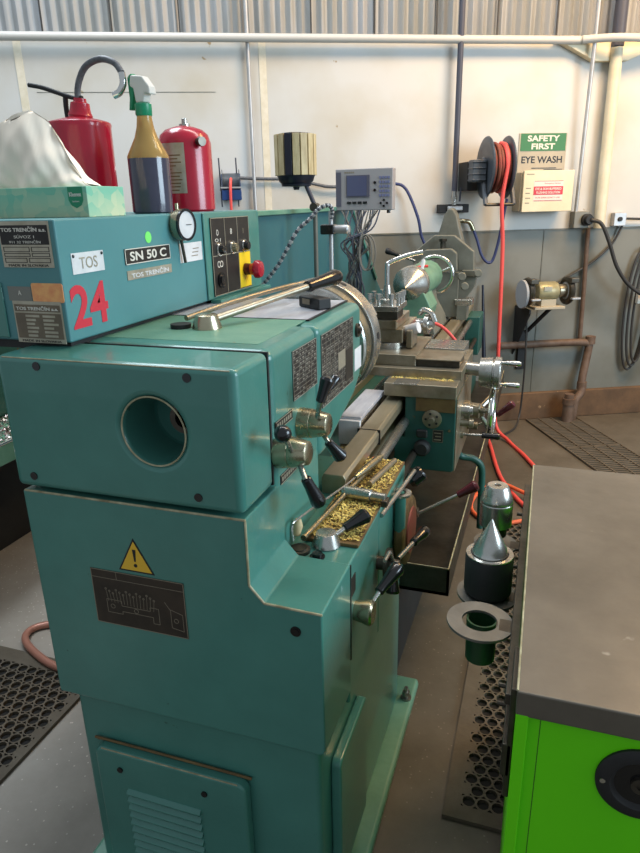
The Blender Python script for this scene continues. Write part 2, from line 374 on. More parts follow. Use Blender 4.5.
def FF(y): return Fr((0, y, 0), (1, 0, 0), (0, 0, 1))      # p(x, z, towards -Y)
def SF(x): return Fr((x, 0, 0), (0, 1, 0), (0, 0, 1))      # p(y, z, towards +X)
def TF(z): return Fr((0, 0, z), (1, 0, 0), (0, 1, 0))      # p(x, y, up)

# ------------------------------------------------------------------ the lathe
LA = thing('metal_lathe', 'large teal engine lathe numbered 24 running back towards the wall', 'lathe', (-0.58, 1.2, 0))
AX, AZ = -0.575, 1.10       # spindle axis
# pedestal and base
G().fbox(TF(0), -0.895, -0.27, 0.80, 1.70, 0.0, 0.03).build('base_plate', 'teal_worn', LA, bevel=0.012)
g = G(); g.box(-0.853, -0.318, 0.885, 1.60, 0.03, 0.53); g.build('pedestal', 'teal', LA, bevel=0.012, bseg=3)
g = G()
for y in (1.60,):
    g.cyl((-0.292, y, 0.03), (-0.292, y, 0.036), 0.016, seg=20); g.cyl((-0.292, y, 0.036), (-0.292, y, 0.07), 0.006, seg=12); g.cyl((-0.292, y, 0.044), (-0.292, y, 0.056), 0.012, seg=6)
g.build('anchor_bolt', 'steel', LA)
g = G(); g.box(-0.90, -0.35, 3.2, 4.0, 0, 0.50); g.build('rear_pedestal', 'teal_dirty', LA, bevel=0.01)
# upper housing with the stepped ledge (profile in x,z extruded along y)
pts = [(-0.873, 0.52), (-0.306, 0.52), (-0.300, 0.53), (-0.300, 0.817), (-0.403, 0.820), (-0.429, 0.850), (-0.429, 0.972), (-0.875, 0.972)]
g = G(); g.prism(FF(0.864), pts, -0.17, 0.0); g.build('gearbox_housing', 'teal', LA, bevel=0.004)
# light worn rim along the near edge of the ledge and of the skirt
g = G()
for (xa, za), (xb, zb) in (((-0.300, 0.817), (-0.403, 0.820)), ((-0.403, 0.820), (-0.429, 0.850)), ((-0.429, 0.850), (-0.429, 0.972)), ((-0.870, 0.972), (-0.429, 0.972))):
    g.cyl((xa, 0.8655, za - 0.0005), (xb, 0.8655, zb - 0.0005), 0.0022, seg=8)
g.build('worn_glint_edge', 'edge', LA)
# feed box behind the ledge seam
pts = [(-0.873, 0.49), (-0.303, 0.49), (-0.303, 0.812), (-0.45, 0.812), (-0.45, 0.972), (-0.875, 0.972)]
g = G(); g.prism(FF(1.034), pts, -0.24, 0.0); g.build('feed_box', 'teal', LA, bevel=0.005)
g = G(); g.box(-0.80, -0.303, 1.274, 1.56, 0.49, 0.812); g.build('feed_box', 'teal', LA, bevel=0.005)
g = G(); g.box(-0.3025, -0.2995, 1.033, 1.038, 0.60, 0.812); g.build('panel_gap', 'black_matte', LA)
# side access door on the pedestal
g = G(); fr = SF(-0.318); g.prism(Fr(fr.p(1.045, 0.265), fr.u, fr.v), rrect(0.20, 0.32, 0.015), 0.0, 0.022); g.build('side_door', 'teal', LA, bevel=0.005, bseg=3)
# ledge wear plate covered in swarf
g = G(); g.box(-0.415, -0.303, 1.10, 1.555, 0.812, 0.820); g.build('swarf_shelf', 'rustbrown', LA, bevel=0.002)

# headstock
g = G(); g.box(-0.884, -0.429, 0.864, 0.992, 0.979, 1.223)
cov = g.build('end_cover', 'teal', LA, smooth=False)
cut(cov, G().cyl((-0.584, 0.85, 1.110), (-0.584, 0.975, 1.110), 0.059, seg=64))
b = cov.modifiers.new('bevel', 'BEVEL'); b.width = 0.012; b.segments = 4; b.limit_method = 'ANGLE'; b.angle_limit = math.radians(60)
cov.data.shade_smooth(); cov.data.set_sharp_from_angle(angle=math.radians(35))
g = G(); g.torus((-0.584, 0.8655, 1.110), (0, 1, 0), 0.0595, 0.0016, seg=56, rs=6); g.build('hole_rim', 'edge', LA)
g = G()
for x, z in ((-0.797, 1.208), (-0.512, 1.206), (-0.842, 1.003), (-0.510, 1.003)):
    G().cyl((x, 0.866, z), (x, 0.8625, z), 0.0075, seg=20).build('cover_screw', 'black', cov)
g = G()
g.lathe((-0.562, 0.925, 1.115), (0, 1, 0), [(0, 0.016), (0, 0.026), (0.02, 0.026), (0.02, 0.034), (0.048, 0.034), (0.048, 0.016)], 40, closed=True)
g.build('spindle_end', 'steel_dark', LA)
g = G(); g.cyl((-0.584, 0.970, 1.11), (-0.584, 0.978, 1.11), 0.0585, seg=40); g.build('guard_back', 'teal', LA)
G().cyl((-0.870, 0.8674, 1.2196), (-0.440, 0.8674, 1.2196), 0.0012, seg=8).build('worn_glint_edge', 'edge', LA)  # pale rod: paint wear plus the specular highlight of the top edge
# main casting in two sections
pts = [(0.996, 0.95), (1.245, 0.95), (1.245, 1.223), (0.996, 1.223)]
g = G(); g.prism(Fr((-0.87, 0, 0), (0, 1, 0), (0, 0, 1)), pts, 0, 0.441); g.build('headstock', 'teal', LA, bevel=0.02, bseg=4)
pts = [(1.249, 0.93), (1.30, 0.93), (1.53, 0.995), (1.592, 1.035), (1.592, 1.221), (1.249, 1.221)]
g = G(); g.prism(Fr((-0.87, 0, 0), (0, 1, 0), (0, 0, 1)), pts, 0, 0.441); g.build('headstock', 'teal', LA, bevel=0.02, bseg=4)
g = G(); g.box(-0.86, -0.437, 1.00, 1.26, 0.80, 0.975); g.build('headstock_foot', 'teal', LA, bevel=0.004)
g = G(); g.box(-0.86, -0.4305, 0.991, 0.9965, 0.98, 1.2225); g.build('cover_gap', 'black_matte', LA)
g = G(); g.fbox(TF(1.2215), -0.80, -0.468, 1.30, 1.585, 0, 0.003); g.build('top_cover_plate', 'sheet', LA, bevel=0.001)
g = G(); g.fbox(TF(1.2212), -0.80, -0.464, 1.295, 1.30, 0, 0.0032); g.fbox(TF(1.2212), -0.468, -0.463, 1.295, 1.587, 0, 0.0035); g.build('plate_border', 'black_matte', LA)
g = G(); g.fbox(TF(1.222), -0.80, -0.47, 1.045, 1.295, 0, 0.0015); g.build('top_seam_plate', 'teal_worn', LA)
# worn pale strip along the rounded top edge
g = G(); g.cyl((-0.4315, 1.585, 1.03), (-0.4315, 1.585, 1.035), 0.002); g.build('casting_mark', 'teal_worn', LA)

# charts on the front of the headstock
def chart(name, y0, y1, z0, z1, cols, rows, kind):
    fr = SF(-0.429); p = G(); p.fbox(fr, y0, y1, z0, z1, 0, 0.0014)
    o = p.build(name, 'plate_blk' if kind else 'plate_blk', LA)
    g = G(); t = 0.0012
    for a0, a1, b0, b1 in ((y0, y1, z0, z0 + t), (y0, y1, z1 - t, z1), (y0, y0 + t, z0, z1), (y1 - t, y1, z0, z1)): g.fbox(fr, a0, a1, b0, b1, 0.0014, 0.0019)
    hh = z1 - z0; ww = y1 - y0
    for r in range(1, rows):
        z = z0 + hh * r / rows; g.fbox(fr, y0 + t, y1 - t, z, z + 0.0006, 0.0014, 0.0017)
    for c in range(1, cols):
        y = y0 + ww * c / cols; g.fbox(fr, y, y + 0.0008, z0 + t, z1 - t, 0.0014, 0.0017)
    rr = random.Random(rows * 31 + cols)
    for r in range(rows):
        for c in range(cols):
            za = z0 + hh * (r + 0.32) / rows; zb = z0 + hh * (r + 0.60) / rows
            n = 2
            for k in range(n):
                ya = y0 + ww * (c + 0.14 + 0.4 * k) / cols; yb = ya + ww / cols * rr.uniform(0.12, 0.3)
                if rr.random() < 0.6: g.fbox(fr, ya, yb, za, zb, 0.0014, 0.0017)
    g.build('chart_print', 'chart_ink', o)
    return o
chart('speed_chart', 1.10, 1.236, 1.105, 1.200, 4, 11, 1)
c2 = chart('feed_chart', 1.268, 1.508, 1.04, 1.198, 8, 15, 1)
fr = SF(-0.429); g = G(); g.fbox(fr, 1.385, 1.44, 1.095, 1.135, 0.0015, 0.0022); g.build('chart_block', 'plate_alu', c2)
g = G(); g.fbox(fr, 1.44, 1.500, 1.055, 1.13, 0.0016, 0.0024); g.build('chart_block', 'plate_blk', c2)
g = G(); g.fbox(fr, 1.524, 1.585, 1.058, 1.113, 0, 0.001); g.build('sticker', 'white', LA)
g = G(); g.lathe(fr.p(1.545, 1.158), (1, 0, 0), [(0, 0.017), (0.006, 0.017), (0.006, 0.010), (0.012, 0.009)], 24); g.build('oil_plug', 'steel_dark', LA)
for nm, y0, z0, s in (('scale_plate', 1.008, 1.075, 1), ('scale_plate', 1.02, 0.968, 1)):
    g = G(); g.fbox(fr, y0, y0 + 0.082, z0, z0 + 0.018, 0, 0.0015); o = g.build(nm, 'plate_blk', LA)
    g = G(); g.fbox(fr, y0, y0 + 0.082, z0, z0 + 0.0012, 0.0015, 0.002); g.fbox(fr, y0, y0 + 0.082, z0 + 0.0168, z0 + 0.018, 0.0015, 0.002)
    for k in range(7): g.fbox(fr, y0 + 0.006 + k * 0.0105, y0 + 0.012 + k * 0.0105, z0 + 0.005, z0 + 0.013, 0.0015, 0.002)
    g.build('scale_print', 'plate_alu', o)

# big conical selector hubs with levers
def grip(g, p0, p1, r0=0.009, r1=0.0165):
    p0 = V(p0); p1 = V(p1); L = (p1 - p0).length
    g.lathe(p0, p1 - p0, [(0, r0 * 0.8), (0.002, r0), (L * 0.3, r0 * 1.08), (L * 0.62, r1 * 0.86), (L * 0.86, r1), (L * 0.96, r1 * 0.8), (L, r1 * 0.35)], 24)
    return g
def lever(hubname, hub, m, rods, grips, extra=None):
    o = hub.build(hubname, m, LA)
    for (a, b, r) in rods: G().cyl(a, b, r, seg=16).build('lever_rod', 'steel_brown' if hubname == 'top_lever' else 'steel', o)
    for (a, b, r0, r1, mm) in grips: grip(G(), a, b, r0, r1).build('lever_grip', mm, o)
    return o
hubprof = [(0, 0.029), (0.002, 0.0305), (0.027, 0.0285), (0.028, 0.0275), (0.030, 0.028), (0.060, 0.0215), (0.062, 0.018)]
h = lever('speed_selector', G().lathe((-0.431, 1.018, 1.035), (1, -0.03, 0.06), hubprof, 40), 'brass',
      [((-0.385, 1.008, 1.020), (-0.366, 0.985, 1.00), 0.0052)], [((-0.367, 0.987, 1.003), (-0.347, 1.005, 0.945), 0.0095, 0.0145, 'black')])
G().ball((-0.378, 0.918, 1.108), 0.0145).build('knob_ball', 'black', h)
G().cyl((-0.395, 0.995, 1.048), (-0.380, 0.93, 1.10), 0.0045).build('lever_rod', 'steel', h)
h = lever('range_selector', G().lathe((-0.431, 1.135, 1.052), (1, -0.03, 0.02), hubprof, 40), 'brass',
      [((-0.385, 1.11, 1.075), (-0.372, 1.09, 1.113), 0.0048), ((-0.385, 1.135, 1.035), (-0.366, 1.118, 1.022), 0.0048)],
      [((-0.373, 1.092, 1.11), (-0.360, 1.104, 1.157), 0.009, 0.0135, 'black'), ((-0.368, 1.12, 1.023), (-0.348, 1.145, 0.982), 0.009, 0.0145, 'black'),
       ((-0.385, 1.155, 1.105), (-0.370, 1.19, 1.135), 0.006, 0.010, 'black')])
# clutch lever lying over the top of the headstock
hub = G().lathe((-0.635, 1.168, 1.222), (0, 0, 1), [(0, 0.030), (0.004, 0.030), (0.028, 0.022), (0.030, 0.018)], 32)
lever('top_lever', hub, 'brass', [((-0.625, 1.185, 1.240), (-0.512, 1.43, 1.276), 0.0078)], [((-0.513, 1.427, 1.2755), (-0.476, 1.555, 1.287), 0.013, 0.0195, 'black')])
G().cyl((-0.69, 1.16, 1.222), (-0.69, 1.16, 1.232), 0.021, seg=28).build('flat_knob', 'black_matte', LA)
G().tube([(-0.70, 1.20, 1.236), (-0.66, 1.35, 1.25), (-0.60, 1.55, 1.262), (-0.56, 1.66, 1.262)], 0.006, 12).build('top_rod', 'steel_brown', LA)

# control cabinet on top
CX = -0.783
g = G(); g.box(-1.22, CX, 0.941, 1.775, 1.232, 1.441); cc = g.build('control_cabinet', 'teal_cool_lit', LA, bevel=0.004)
g = G(); g.box(-1.20, CX - 0.012, 0.955, 1.76, 1.215, 1.234); g.build('cabinet_gap', 'black_matte', LA)
g = G(); g.box(CX - 0.001, CX + 0.028, 1.47, 1.79, 1.224, 1.234); g.build('cabinet_ledge', 'teal', LA, bevel=0.002)
fr = SF(CX)
g = G(); g.fbox(fr, 1.452, 1.775, 1.234, 1.44, 0.0, 0.006); g.build('control_door', 'teal', LA, bevel=0.003)
# control plate
fr = SF(CX + 0.006)
P0, P1, Q0, Q1 = 1.478, 1.697, 1.240, 1.427
g = G(); g.fbox(fr, P0, P1, Q0, Q1, 0, 0.003); cp = g.build('control_panel', 'plate_blk', LA, bevel=0.001)
cw = (P1 - P0) / 3; zm = 1.336
g = G(); t = 0.0018
for a0, a1, b0, b1 in ((P0, P1, Q0, Q0 + t), (P0, P1, Q1 - t, Q1), (P0, P0 + t, Q0, Q1), (P1 - t, P1, Q0, Q1), (P0, P1, zm, zm + t), (P0 + cw, P0 + cw + t, Q0, Q1), (P0 + 2 * cw, P0 + 2 * cw + t, Q0, Q1)):
    g.fbox(fr, a0, a1, b0, b1, 0.003, 0.0036)
g.build('panel_lines', 'plate_alu', cp)
g = G(); g.fbox(fr, P0 + 2 * cw + 0.002, P1 - 0.002, Q0 + 0.004, zm - 0.001, 0.003, 0.0045); g.build('stop_label', 'yellow', cp)
text('panel_letter', 'O', shift(fr, P0 + cw * 0.45, 1.392, 0.003), 0.011, 0.014, 'ink_white', cp)
text('panel_letter', '8', shift(fr, P0 + cw * 1.5, 1.392, 0.003), 0.010, 0.014, 'ink_white', cp)
text('panel_letter', 'I', shift(fr, P0 + cw * 2.5, 1.390, 0.003), 0.003, 0.013, 'ink_dim', cp)
text('panel_letter', 'O I', shift(fr, P0 + cw * 0.45, 1.374, 0.003), 0.030, 0.008, 'ink_white', cp)
g = G(); g.annulus(fr.p(P0 + cw * 0.42, 1.316, 0.003), (1, 0, 0), 0.006, 0.008, 0.0008, 20); g.annulus(fr.p(P0 + cw * 0.62, 1.316, 0.003), (1, 0, 0), 0.006, 0.008, 0.0008, 20); g.build('panel_symbol', 'ink_white', cp)
for k in range(3):
    c = fr.p(P0 + cw * (k + 0.5), 1.352, 0.003)
    o = G().lathe(c, (1, 0, 0), [(0, 0.017), (0.004, 0.017), (0.004, 0.014), (0.006, 0.014)], 28).build('rotary_switch', 'chrome', LA)
    gg = G(); gg.lathe(c + V(0.006, 0, 0), (1, 0, 0), [(0, 0.0125), (0.010, 0.0105)], 24); gg.build('switch_knob', ('black', 'brass', 'black')[k], o)
c = fr.p(P0 + cw * 0.5, 1.277, 0.003)
o = G().lathe(c, (1, 0, 0), [(0, 0.019), (0.005, 0.019), (0.005, 0.013), (0.009, 0.013)], 28).build('push_button', 'black', LA)
c = fr.p(P0 + 2.5 * cw, 1.290, 0.003)
o = G().lathe(c, (1, 0, 0), [(0, 0.016), (0.018, 0.015)], 28).build('stop_base', 'maroon', LA)
G().lathe(c + V(0.016, 0, 0), (1, 0, 0), [(0, 0.014), (0.012, 0.017), (0.016, 0.0235), (0.026, 0.0235), (0.032, 0.020), (0.034, 0.010)], 32).build('stop_button', 'red', o)

# plates and lettering on the cabinet
fr = SF(CX)
g = G(); g.fbox(fr, 1.128, 1.295, 1.349, 1.379, 0, 0.002); o = g.build('model_plate', 'plate_blk', LA)
g = G()
for a0, a1, b0, b1 in ((1.128, 1.295, 1.349, 1.3506), (1.128, 1.295, 1.3774, 1.379), (1.128, 1.1296, 1.349, 1.379), (1.2934, 1.295, 1.349, 1.379)): g.fbox(fr, a0, a1, b0, b1, 0.002, 0.0026)
g.build('plate_border', 'ink_white', o)
text('plate_lettering', 'SN 50 C', shift(fr, 1.2115, 1.364, 0.002), 0.135, 0.018, 'ink_white', o, bold=0.02)
g = G(); g.fbox(fr, 1.130, 1.297, 1.319, 1.337, 0, 0.0015); o = g.build('maker_plate', 'plate_alu', LA)
text('plate_lettering', 'TOS TRENČÍN', shift(fr, 1.2135, 1.328, 0.0015), 0.14, 0.012, 'white', o, bold=0.015)
text('painted_number', '24', shift(fr, 1.006, 1.291, 0.0002), 0.104, 0.076, 'ink_red', LA, depth=0.0006, bold=0.025)
g = G(); g.fbox(fr, 0.971, 1.061, 1.347, 1.383, 0, 0.0012); o = g.build('label_tag', 'white', LA)
text('tag_lettering', 'TOS', shift(fr, 1.016, 1.365, 0.0012), 0.05, 0.02, 'plate_alu', o)
G().ball(fr.p(0.976, 1.378, 0.001), 0.003, 10).build('tag_rivet', 'black', o); G().ball(fr.p(1.056, 1.378, 0.001), 0.003, 10).build('tag_rivet', 'black', o)
g = G(); g.fbox(fr, 1.338, 1.442, 1.334, 1.376, 0, 0.001); o = g.build('label_tag', 'white', LA)
g = G()
for k in range(3): g.fbox(fr, 1.39 + 0.004 * k, 1.42 + 0.003 * k, 1.345 + 0.008 * k, 1.347 + 0.008 * k, 0.001, 0.0014)
g.build('tag_writing', 'ink_dim', o)
G().cyl(fr.p(1.218, 1.397, 0), fr.p(1.218, 1.397, 0.0008), 0.0115, seg=28).build('round_sticker', 'greenst', LA)
# rating plates on the end of the cabinet
fr = FF(0.941)
def border(g, fr, a0, a1, b0, b1, t, c0, c1):
    for x0, x1, y0, y1 in ((a0, a1, b0, b0 + t), (a0, a1, b1 - t, b1), (a0, a0 + t, b0, b1), (a1 - t, a1, b0, b1)): g.fbox(fr, x0, x1, y0, y1, c0, c1)
g = G(); g.fbox(fr, -0.900, -0.794, 1.362, 1.4385, 0, 0.0015); o = g.build('rating_plate', 'plate_alu', LA)
g = G(); g.fbox(fr, -0.8975, -0.797, 1.400, 1.432, 0.0015, 0.002)
for a0, a1, b0, b1 in ((-0.895, -0.84, 1.388, 1.3965), (-0.836, -0.799, 1.388, 1.3965), (-0.895, -0.84, 1.380, 1.386), (-0.836, -0.799, 1.380, 1.386), (-0.895, -0.848, 1.370, 1.378), (-0.844, -0.799, 1.370, 1.378)): border(g, fr, a0, a1, b0, b1, 0.001, 0.0015, 0.002)
g.build('plate_field', 'plate_blk', o)
text('plate_lettering', 'TOS TRENČÍN a.s.', shift(fr, -0.847, 1.4255, 0.002), 0.094, 0.0085, 'ink_white', o, bold=0.02)
text('plate_lettering', 'SÚVOZ 1', shift(fr, -0.847, 1.4135, 0.002), 0.042, 0.0058, 'ink_white', o)
text('plate_lettering', '911 32 TRENČÍN', shift(fr, -0.847, 1.405, 0.002), 0.066, 0.0055, 'ink_white', o)
text('plate_lettering', 'MADE IN SLOVAKIA', shift(fr, -0.847, 1.3655, 0.0015), 0.085, 0.0042, 'ink_black', o)
g = G(); g.fbox(fr, -0.896, -0.792, 1.230, 1.304, 0, 0.0015); o = g.build('rating_plate', 'plate_alu', LA)
g = G(); g.fbox(fr, -0.893, -0.795, 1.286, 1.298, 0.0015, 0.002); g.fbox(fr, -0.893, -0.795, 1.238, 1.283, 0.0015, 0.002); g.build('plate_field', 'plate_tan', o)
g = G(); rr = random.Random(3)
for k in range(6):
    z = 1.241 + k * 0.007
    g.fbox(fr, -0.871, -0.871 + rr.uniform(0.018, 0.03), z, z + 0.004, 0.002, 0.0024); g.fbox(fr, -0.834, -0.834 + rr.uniform(0.02, 0.034), z, z + 0.004, 0.002, 0.0024)
g.build('plate_rows', 'plate_alu', o)
text('plate_lettering', 'TOS TRENČÍN a.s.', shift(fr, -0.844, 1.292, 0.002), 0.09, 0.0075, 'ink_white', o, bold=0.02)
text('plate_lettering', 'MADE IN SLOVAKIA', shift(fr, -0.844, 1.2335, 0.0015), 0.085, 0.004, 'ink_black', o)
g = G(); g.prism(shift(fr, -0.817, 1.319), rrect(0.066, 0.033, 0.004), 0.0, 0.001); g.build('orange_sticker', 'orange', LA)
g = G(); g.fbox(fr, -0.902, -0.852, 1.304, 1.329, 0, 0.0008); o = g.build('grey_sticker', 'socket', LA)
text('sticker_lettering', 'A', shift(fr, -0.877, 1.318, 0.0008), 0.007, 0.008, 'ink_white', o)
g = G(); g.fbox(fr, -1.10, -0.914, 1.237, 1.335, 0, 0.004); g.build('end_flap', 'teal', LA, bevel=0.003)

# warning triangle and diagram plate on the gearbox end
fr = FF(0.864)
tri = [(-0.686, 0.838), (-0.612, 0.838), (-0.649, 0.906)]
o = G().prism(fr, tri, 0, 0.0008).build('warning_sign', 'ink_black', LA)
cx_, cz_ = -0.649, 0.861
G().prism(fr, [(cx_ + (x - cx_) * 0.86, cz_ + (z - cz_) * 0.86) for x, z in tri], 0.0008, 0.0013).build('warning_field', 'yellow_w', o)
g = G(); g.prism(fr, [(-0.6525, 0.884), (-0.6455, 0.884), (-0.6475, 0.860), (-0.6505, 0.860)], 0.0013, 0.0018); g.cyl(fr.p(-0.649, 0.852, 0.0013), fr.p(-0.649, 0.852, 0.0018), 0.0036, seg=14); g.build('exclamation_mark', 'ink_black', o)
g = G(); g.fbox(fr, -0.749, -0.5555, 0.716, 0.8315, 0, 0.0012); o = g.build('diagram_plate', 'plate_brown', LA)
g = G(); border(g, fr, -0.749, -0.5555, 0.716, 0.8315, 0.0013, 0.0012, 0.0018)
g.fbox(fr, -0.748, -0.556, 0.814, 0.8148, 0.0012, 0.0016); g.fbox(fr, -0.695, -0.6942, 0.8148, 0.831, 0.0012, 0.0016)
def ln(g, a, b, w=0.0009):
    d = Vector((b[0] - a[0], b[1] - a[1])); L = d.length; d /= L; n = Vector((-d.y, d.x)) * w / 2
    g.prism(fr, [(a[0] + n.x, a[1] + n.y), (b[0] + n.x, b[1] + n.y), (b[0] - n.x, b[1] - n.y), (a[0] - n.x, a[1] - n.y)], 0.0012, 0.0015)
outl = [(-0.722, 0.742), (-0.722, 0.770), (-0.69, 0.770), (-0.69, 0.760), (-0.63, 0.760), (-0.63, 0.768), (-0.612, 0.768), (-0.612, 0.735), (-0.625, 0.735), (-0.625, 0.748), (-0.69, 0.748), (-0.69, 0.742), (-0.722, 0.742)]
for a, b in zip(outl, outl[1:]): ln(g, a, b)
outl = [(-0.587, 0.734), (-0.587, 0.772), (-0.563, 0.765), (-0.563, 0.730), (-0.587, 0.734)]
for a, b in zip(outl, outl[1:]): ln(g, a, b)
ln(g, (-0.598, 0.786), (-0.587, 0.770))
for k in range(15):
    x = -0.718 + k * 0.0068; ln(g, (x, 0.766 - 0.0004 * k), (x + 0.003 * (k - 7) / 7, 0.79 - (k % 3) * 0.004), 0.0006); g.annulus(fr.p(x + 0.003 * (k - 7) / 7, 0.792 - (k % 3) * 0.004, 0.0012), (0, -1, 0), 0.0013, 0.0022, 0.0004, 12)
for cx_, cz_ in ((-0.71, 0.756), (-0.66, 0.754), (-0.577, 0.75)): g.annulus(fr.p(cx_, cz_, 0.0012), (0, -1, 0), 0.004, 0.0048, 0.0004, 16)
g.build('diagram_lines', 'ink_dim', o)
G().lathe(fr.p(-0.347, 0.777), (0, -1, 0), [(0, 0.0095), (0.002, 0.0095), (0.002, 0.0062), (0.0035, 0.006)], 24).build('skirt_screw', 'black', LA)
# louvred cover low on the pedestal end
fr = FF(0.885)
o = G().prism(shift(fr, -0.635, 0.220), rrect(0.345, 0.36, 0.02), 0.0, 0.026).build('louvred_cover', 'teal', LA, bevel=0.007, bseg=3)
fr2 = FF(0.859)
for k in range(9):
    z = 0.303 - k * 0.0205
    g = G(); a = [];
    prof = [(0.006, 0.0), (-0.002, 0.0085), (-0.0075, 0.007), (-0.008, 0.0)]
    A = [g.b.verts.new(fr2.p(-0.737, z + zz, cc_ - 0.0005)) for zz, cc_ in prof]; B = [g.b.verts.new(fr2.p(-0.565, z + zz, cc_ - 0.0005)) for zz, cc_ in prof]
    g.b.faces.new(A); g.b.faces.new(B)
    for i in range(4): g.b.faces.new((A[i], A[(i + 1) % 4], B[(i + 1) % 4], B[i]))
    g.build('louvre', 'teal', o, bevel=0.0015)
g = G()
for x in (-0.748, -0.553): G().cyl(fr2.p(x, 0.355, 0), fr2.p(x, 0.355, 0.003), 0.0065, seg=20).build('cover_screw', 'black', o)
G().tube([fr.p(-0.806, 0.399, 0.004), fr.p(-0.79, 0.404, 0.006), fr.p(-0.485, 0.404, 0.006), fr.p(-0.466, 0.399, 0.004)], 0.0028, 8, 3).build('rusty_edge', 'rustbrown', o)

G().cyl((-0.790, 0.8612, 0.3978), (-0.480, 0.8612, 0.3978), 0.0014, seg=8).build('worn_glint_edge', 'edge', o)  # edge highlight and wear modelled together as a thin pale rod
# things on the ledge
lever('feed_selector', G().lathe((-0.368, 1.098, 0.812), (0, 0, 1), [(0, 0.028), (0.003, 0.029), (0.024, 0.0215), (0.028, 0.020), (0.029, 0.016)], 36), 'steel',
      [((-0.357, 1.105, 0.828), (-0.338, 1.130, 0.838), 0.0055)], [((-0.340, 1.128, 0.837), (-0.302, 1.172, 0.854), 0.010, 0.0165, 'black')])
G().lathe((-0.410, 1.058, 0.811), (0, 0, 1), [(0, 0.021), (0.008, 0.021), (0.009, 0.015), (0.011, 0.015)], 28).build('sight_glass', 'steel_dark', LA)
G().lathe((-0.370, 1.047, 0.811), (0, 0, 1), [(0, 0.015), (0.004, 0.015), (0.004, 0.010), (0.011, 0.010), (0.011, 0.004)], 14).build('oil_filler', 'black', LA)
G().fbox(TF(0.817), -0.393, -0.366, 1.012, 1.021, 0, 0.001).build('oil_tag', 'brass', LA)
# hubs and levers on the front of the feed box
lever('thread_selector', G().lathe((-0.303, 1.075, 0.688), (1, 0, 0), [(0, 0.020), (0.006, 0.0205), (0.03, 0.026), (0.034, 0.026), (0.038, 0.022)], 32), 'brass',
      [((-0.272, 1.09, 0.70), (-0.262, 1.115, 0.715), 0.0055)], [((-0.264, 1.112, 0.713), (-0.235, 1.175, 0.744), 0.010, 0.0165, 'black')])
lever('lead_selector', G().lathe((-0.303, 1.262, 0.690), (1, 0, 0), [(0, 0.016), (0.02, 0.016), (0.02, 0.036), (0.028, 0.036), (0.03, 0.014), (0.05, 0.012)], 32), 'steel_dark',
      [((-0.262, 1.29, 0.69), (-0.243, 1.38, 0.688), 0.0055), ((-0.268, 1.262, 0.70), (-0.268, 1.225, 0.74), 0.005), ((-0.268, 1.225, 0.74), (-0.268, 1.18, 0.745), 0.004)],
      [((-0.244, 1.375, 0.688), (-0.225, 1.445, 0.688), 0.010, 0.0165, 'black'), ((-0.266, 1.26, 0.672), (-0.262, 1.235, 0.63), 0.010, 0.0165, 'black')])
g = G(); g.fbox(SF(-0.303), 1.045, 1.075, 0.735, 0.775, 0, 0.0015); g.build('selector_plate', 'plate_blk', LA)
# clutch drum and crossbar at the far end of the feed box
G().lathe((-0.300, 1.50, 0.655), (1, 0, 0.0), [(0, 0.085), (0.006, 0.09), (0.022, 0.09), (0.026, 0.084), (0.026, 0.0)], 44).build('drum_rim', 'rustbrown', LA)
G().lathe((-0.2735, 1.50, 0.655), (1, 0, 0.0), [(0, 0.062), (0.004, 0.060), (0.004, 0.0)], 36).build('drum_face', 'red_dull', LA)
o = G().cyl((-0.288, 1.43, 0.66), (-0.288, 1.43, 0.79), 0.014, seg=24).build('control_post', 'teal', LA)
G().annulus((-0.288, 1.43, 0.785), (0, 0, 1), 0.010, 0.027, 0.005, 28).build('post_collar', 'steel', o)
G().cyl((-0.3, 1.28, 0.798), (-0.276, 1.545, 0.800), 0.0055, seg=14).build('crossbar', 'steel', o)
G().lathe((-0.290, 1.55, 0.765), (0.5, 0.3, 0.4), [(0, 0.014), (0.01, 0.022), (0.04, 0.022), (0.045, 0.018), (0.045, 0.0)], 24).build('post_knob', 'black', o)
lever('apron_control_rod', G().cyl((-0.30, 1.585, 0.66), (-0.27, 1.585, 0.665), 0.014), 'steel_dark', [((-0.275, 1.60, 0.652), (-0.168, 1.62, 0.715), 0.0045)], [((-0.172, 1.619, 0.712), (-0.122, 1.63, 0.744), 0.0095, 0.0155, 'maroon')])

# bed ways, lead screw, gap piece
g = G(); g.prism(FF(1.33), [(-0.455, 0.70), (-0.425, 0.70), (-0.425, 0.80), (-0.398, 0.825), (-0.396, 0.852), (-0.402, 0.861), (-0.450, 0.861), (-0.455, 0.850)], -2.75, 0.0); g.build('front_bed_way', 'steel_way', LA, bevel=0.002)
g = G(); g.box(-0.458, -0.393, 1.655, 1.658, 0.82, 0.8625); g.build('gap_joint', 'black_matte', LA)
g = G(); g.prism(FF(1.69), [(-0.52, 0.70), (-0.463, 0.70), (-0.463, 0.855), (-0.478, 0.868), (-0.50, 0.868), (-0.52, 0.855)], -2.39, 0.0); g.build('inner_bed_way', 'steel', LA, bevel=0.002)
g = G(); g.box(-0.515, -0.458, 1.27, 1.69, 0.70, 0.80); g.build('gap_floor', 'rustbrown', LA)
g = G(); g.prism(FF(1.62), [(-0.77, 0.70), (-0.70, 0.70), (-0.70, 0.855), (-0.735, 0.875), (-0.77, 0.855)], -2.46, 0.0); g.build('rear_bed_way', 'steel_way', LA, bevel=0.002)
g = G(); g.box(-0.77, -0.44, 1.40, 4.08, 0.48, 0.70); g.build('bed_casting', 'teal_dirty', LA, bevel=0.005)
G().cyl((-0.385, 1.40, 0.79), (-0.385, 3.9, 0.79), 0.015, seg=24).build('lead_screw', 'steel', LA)
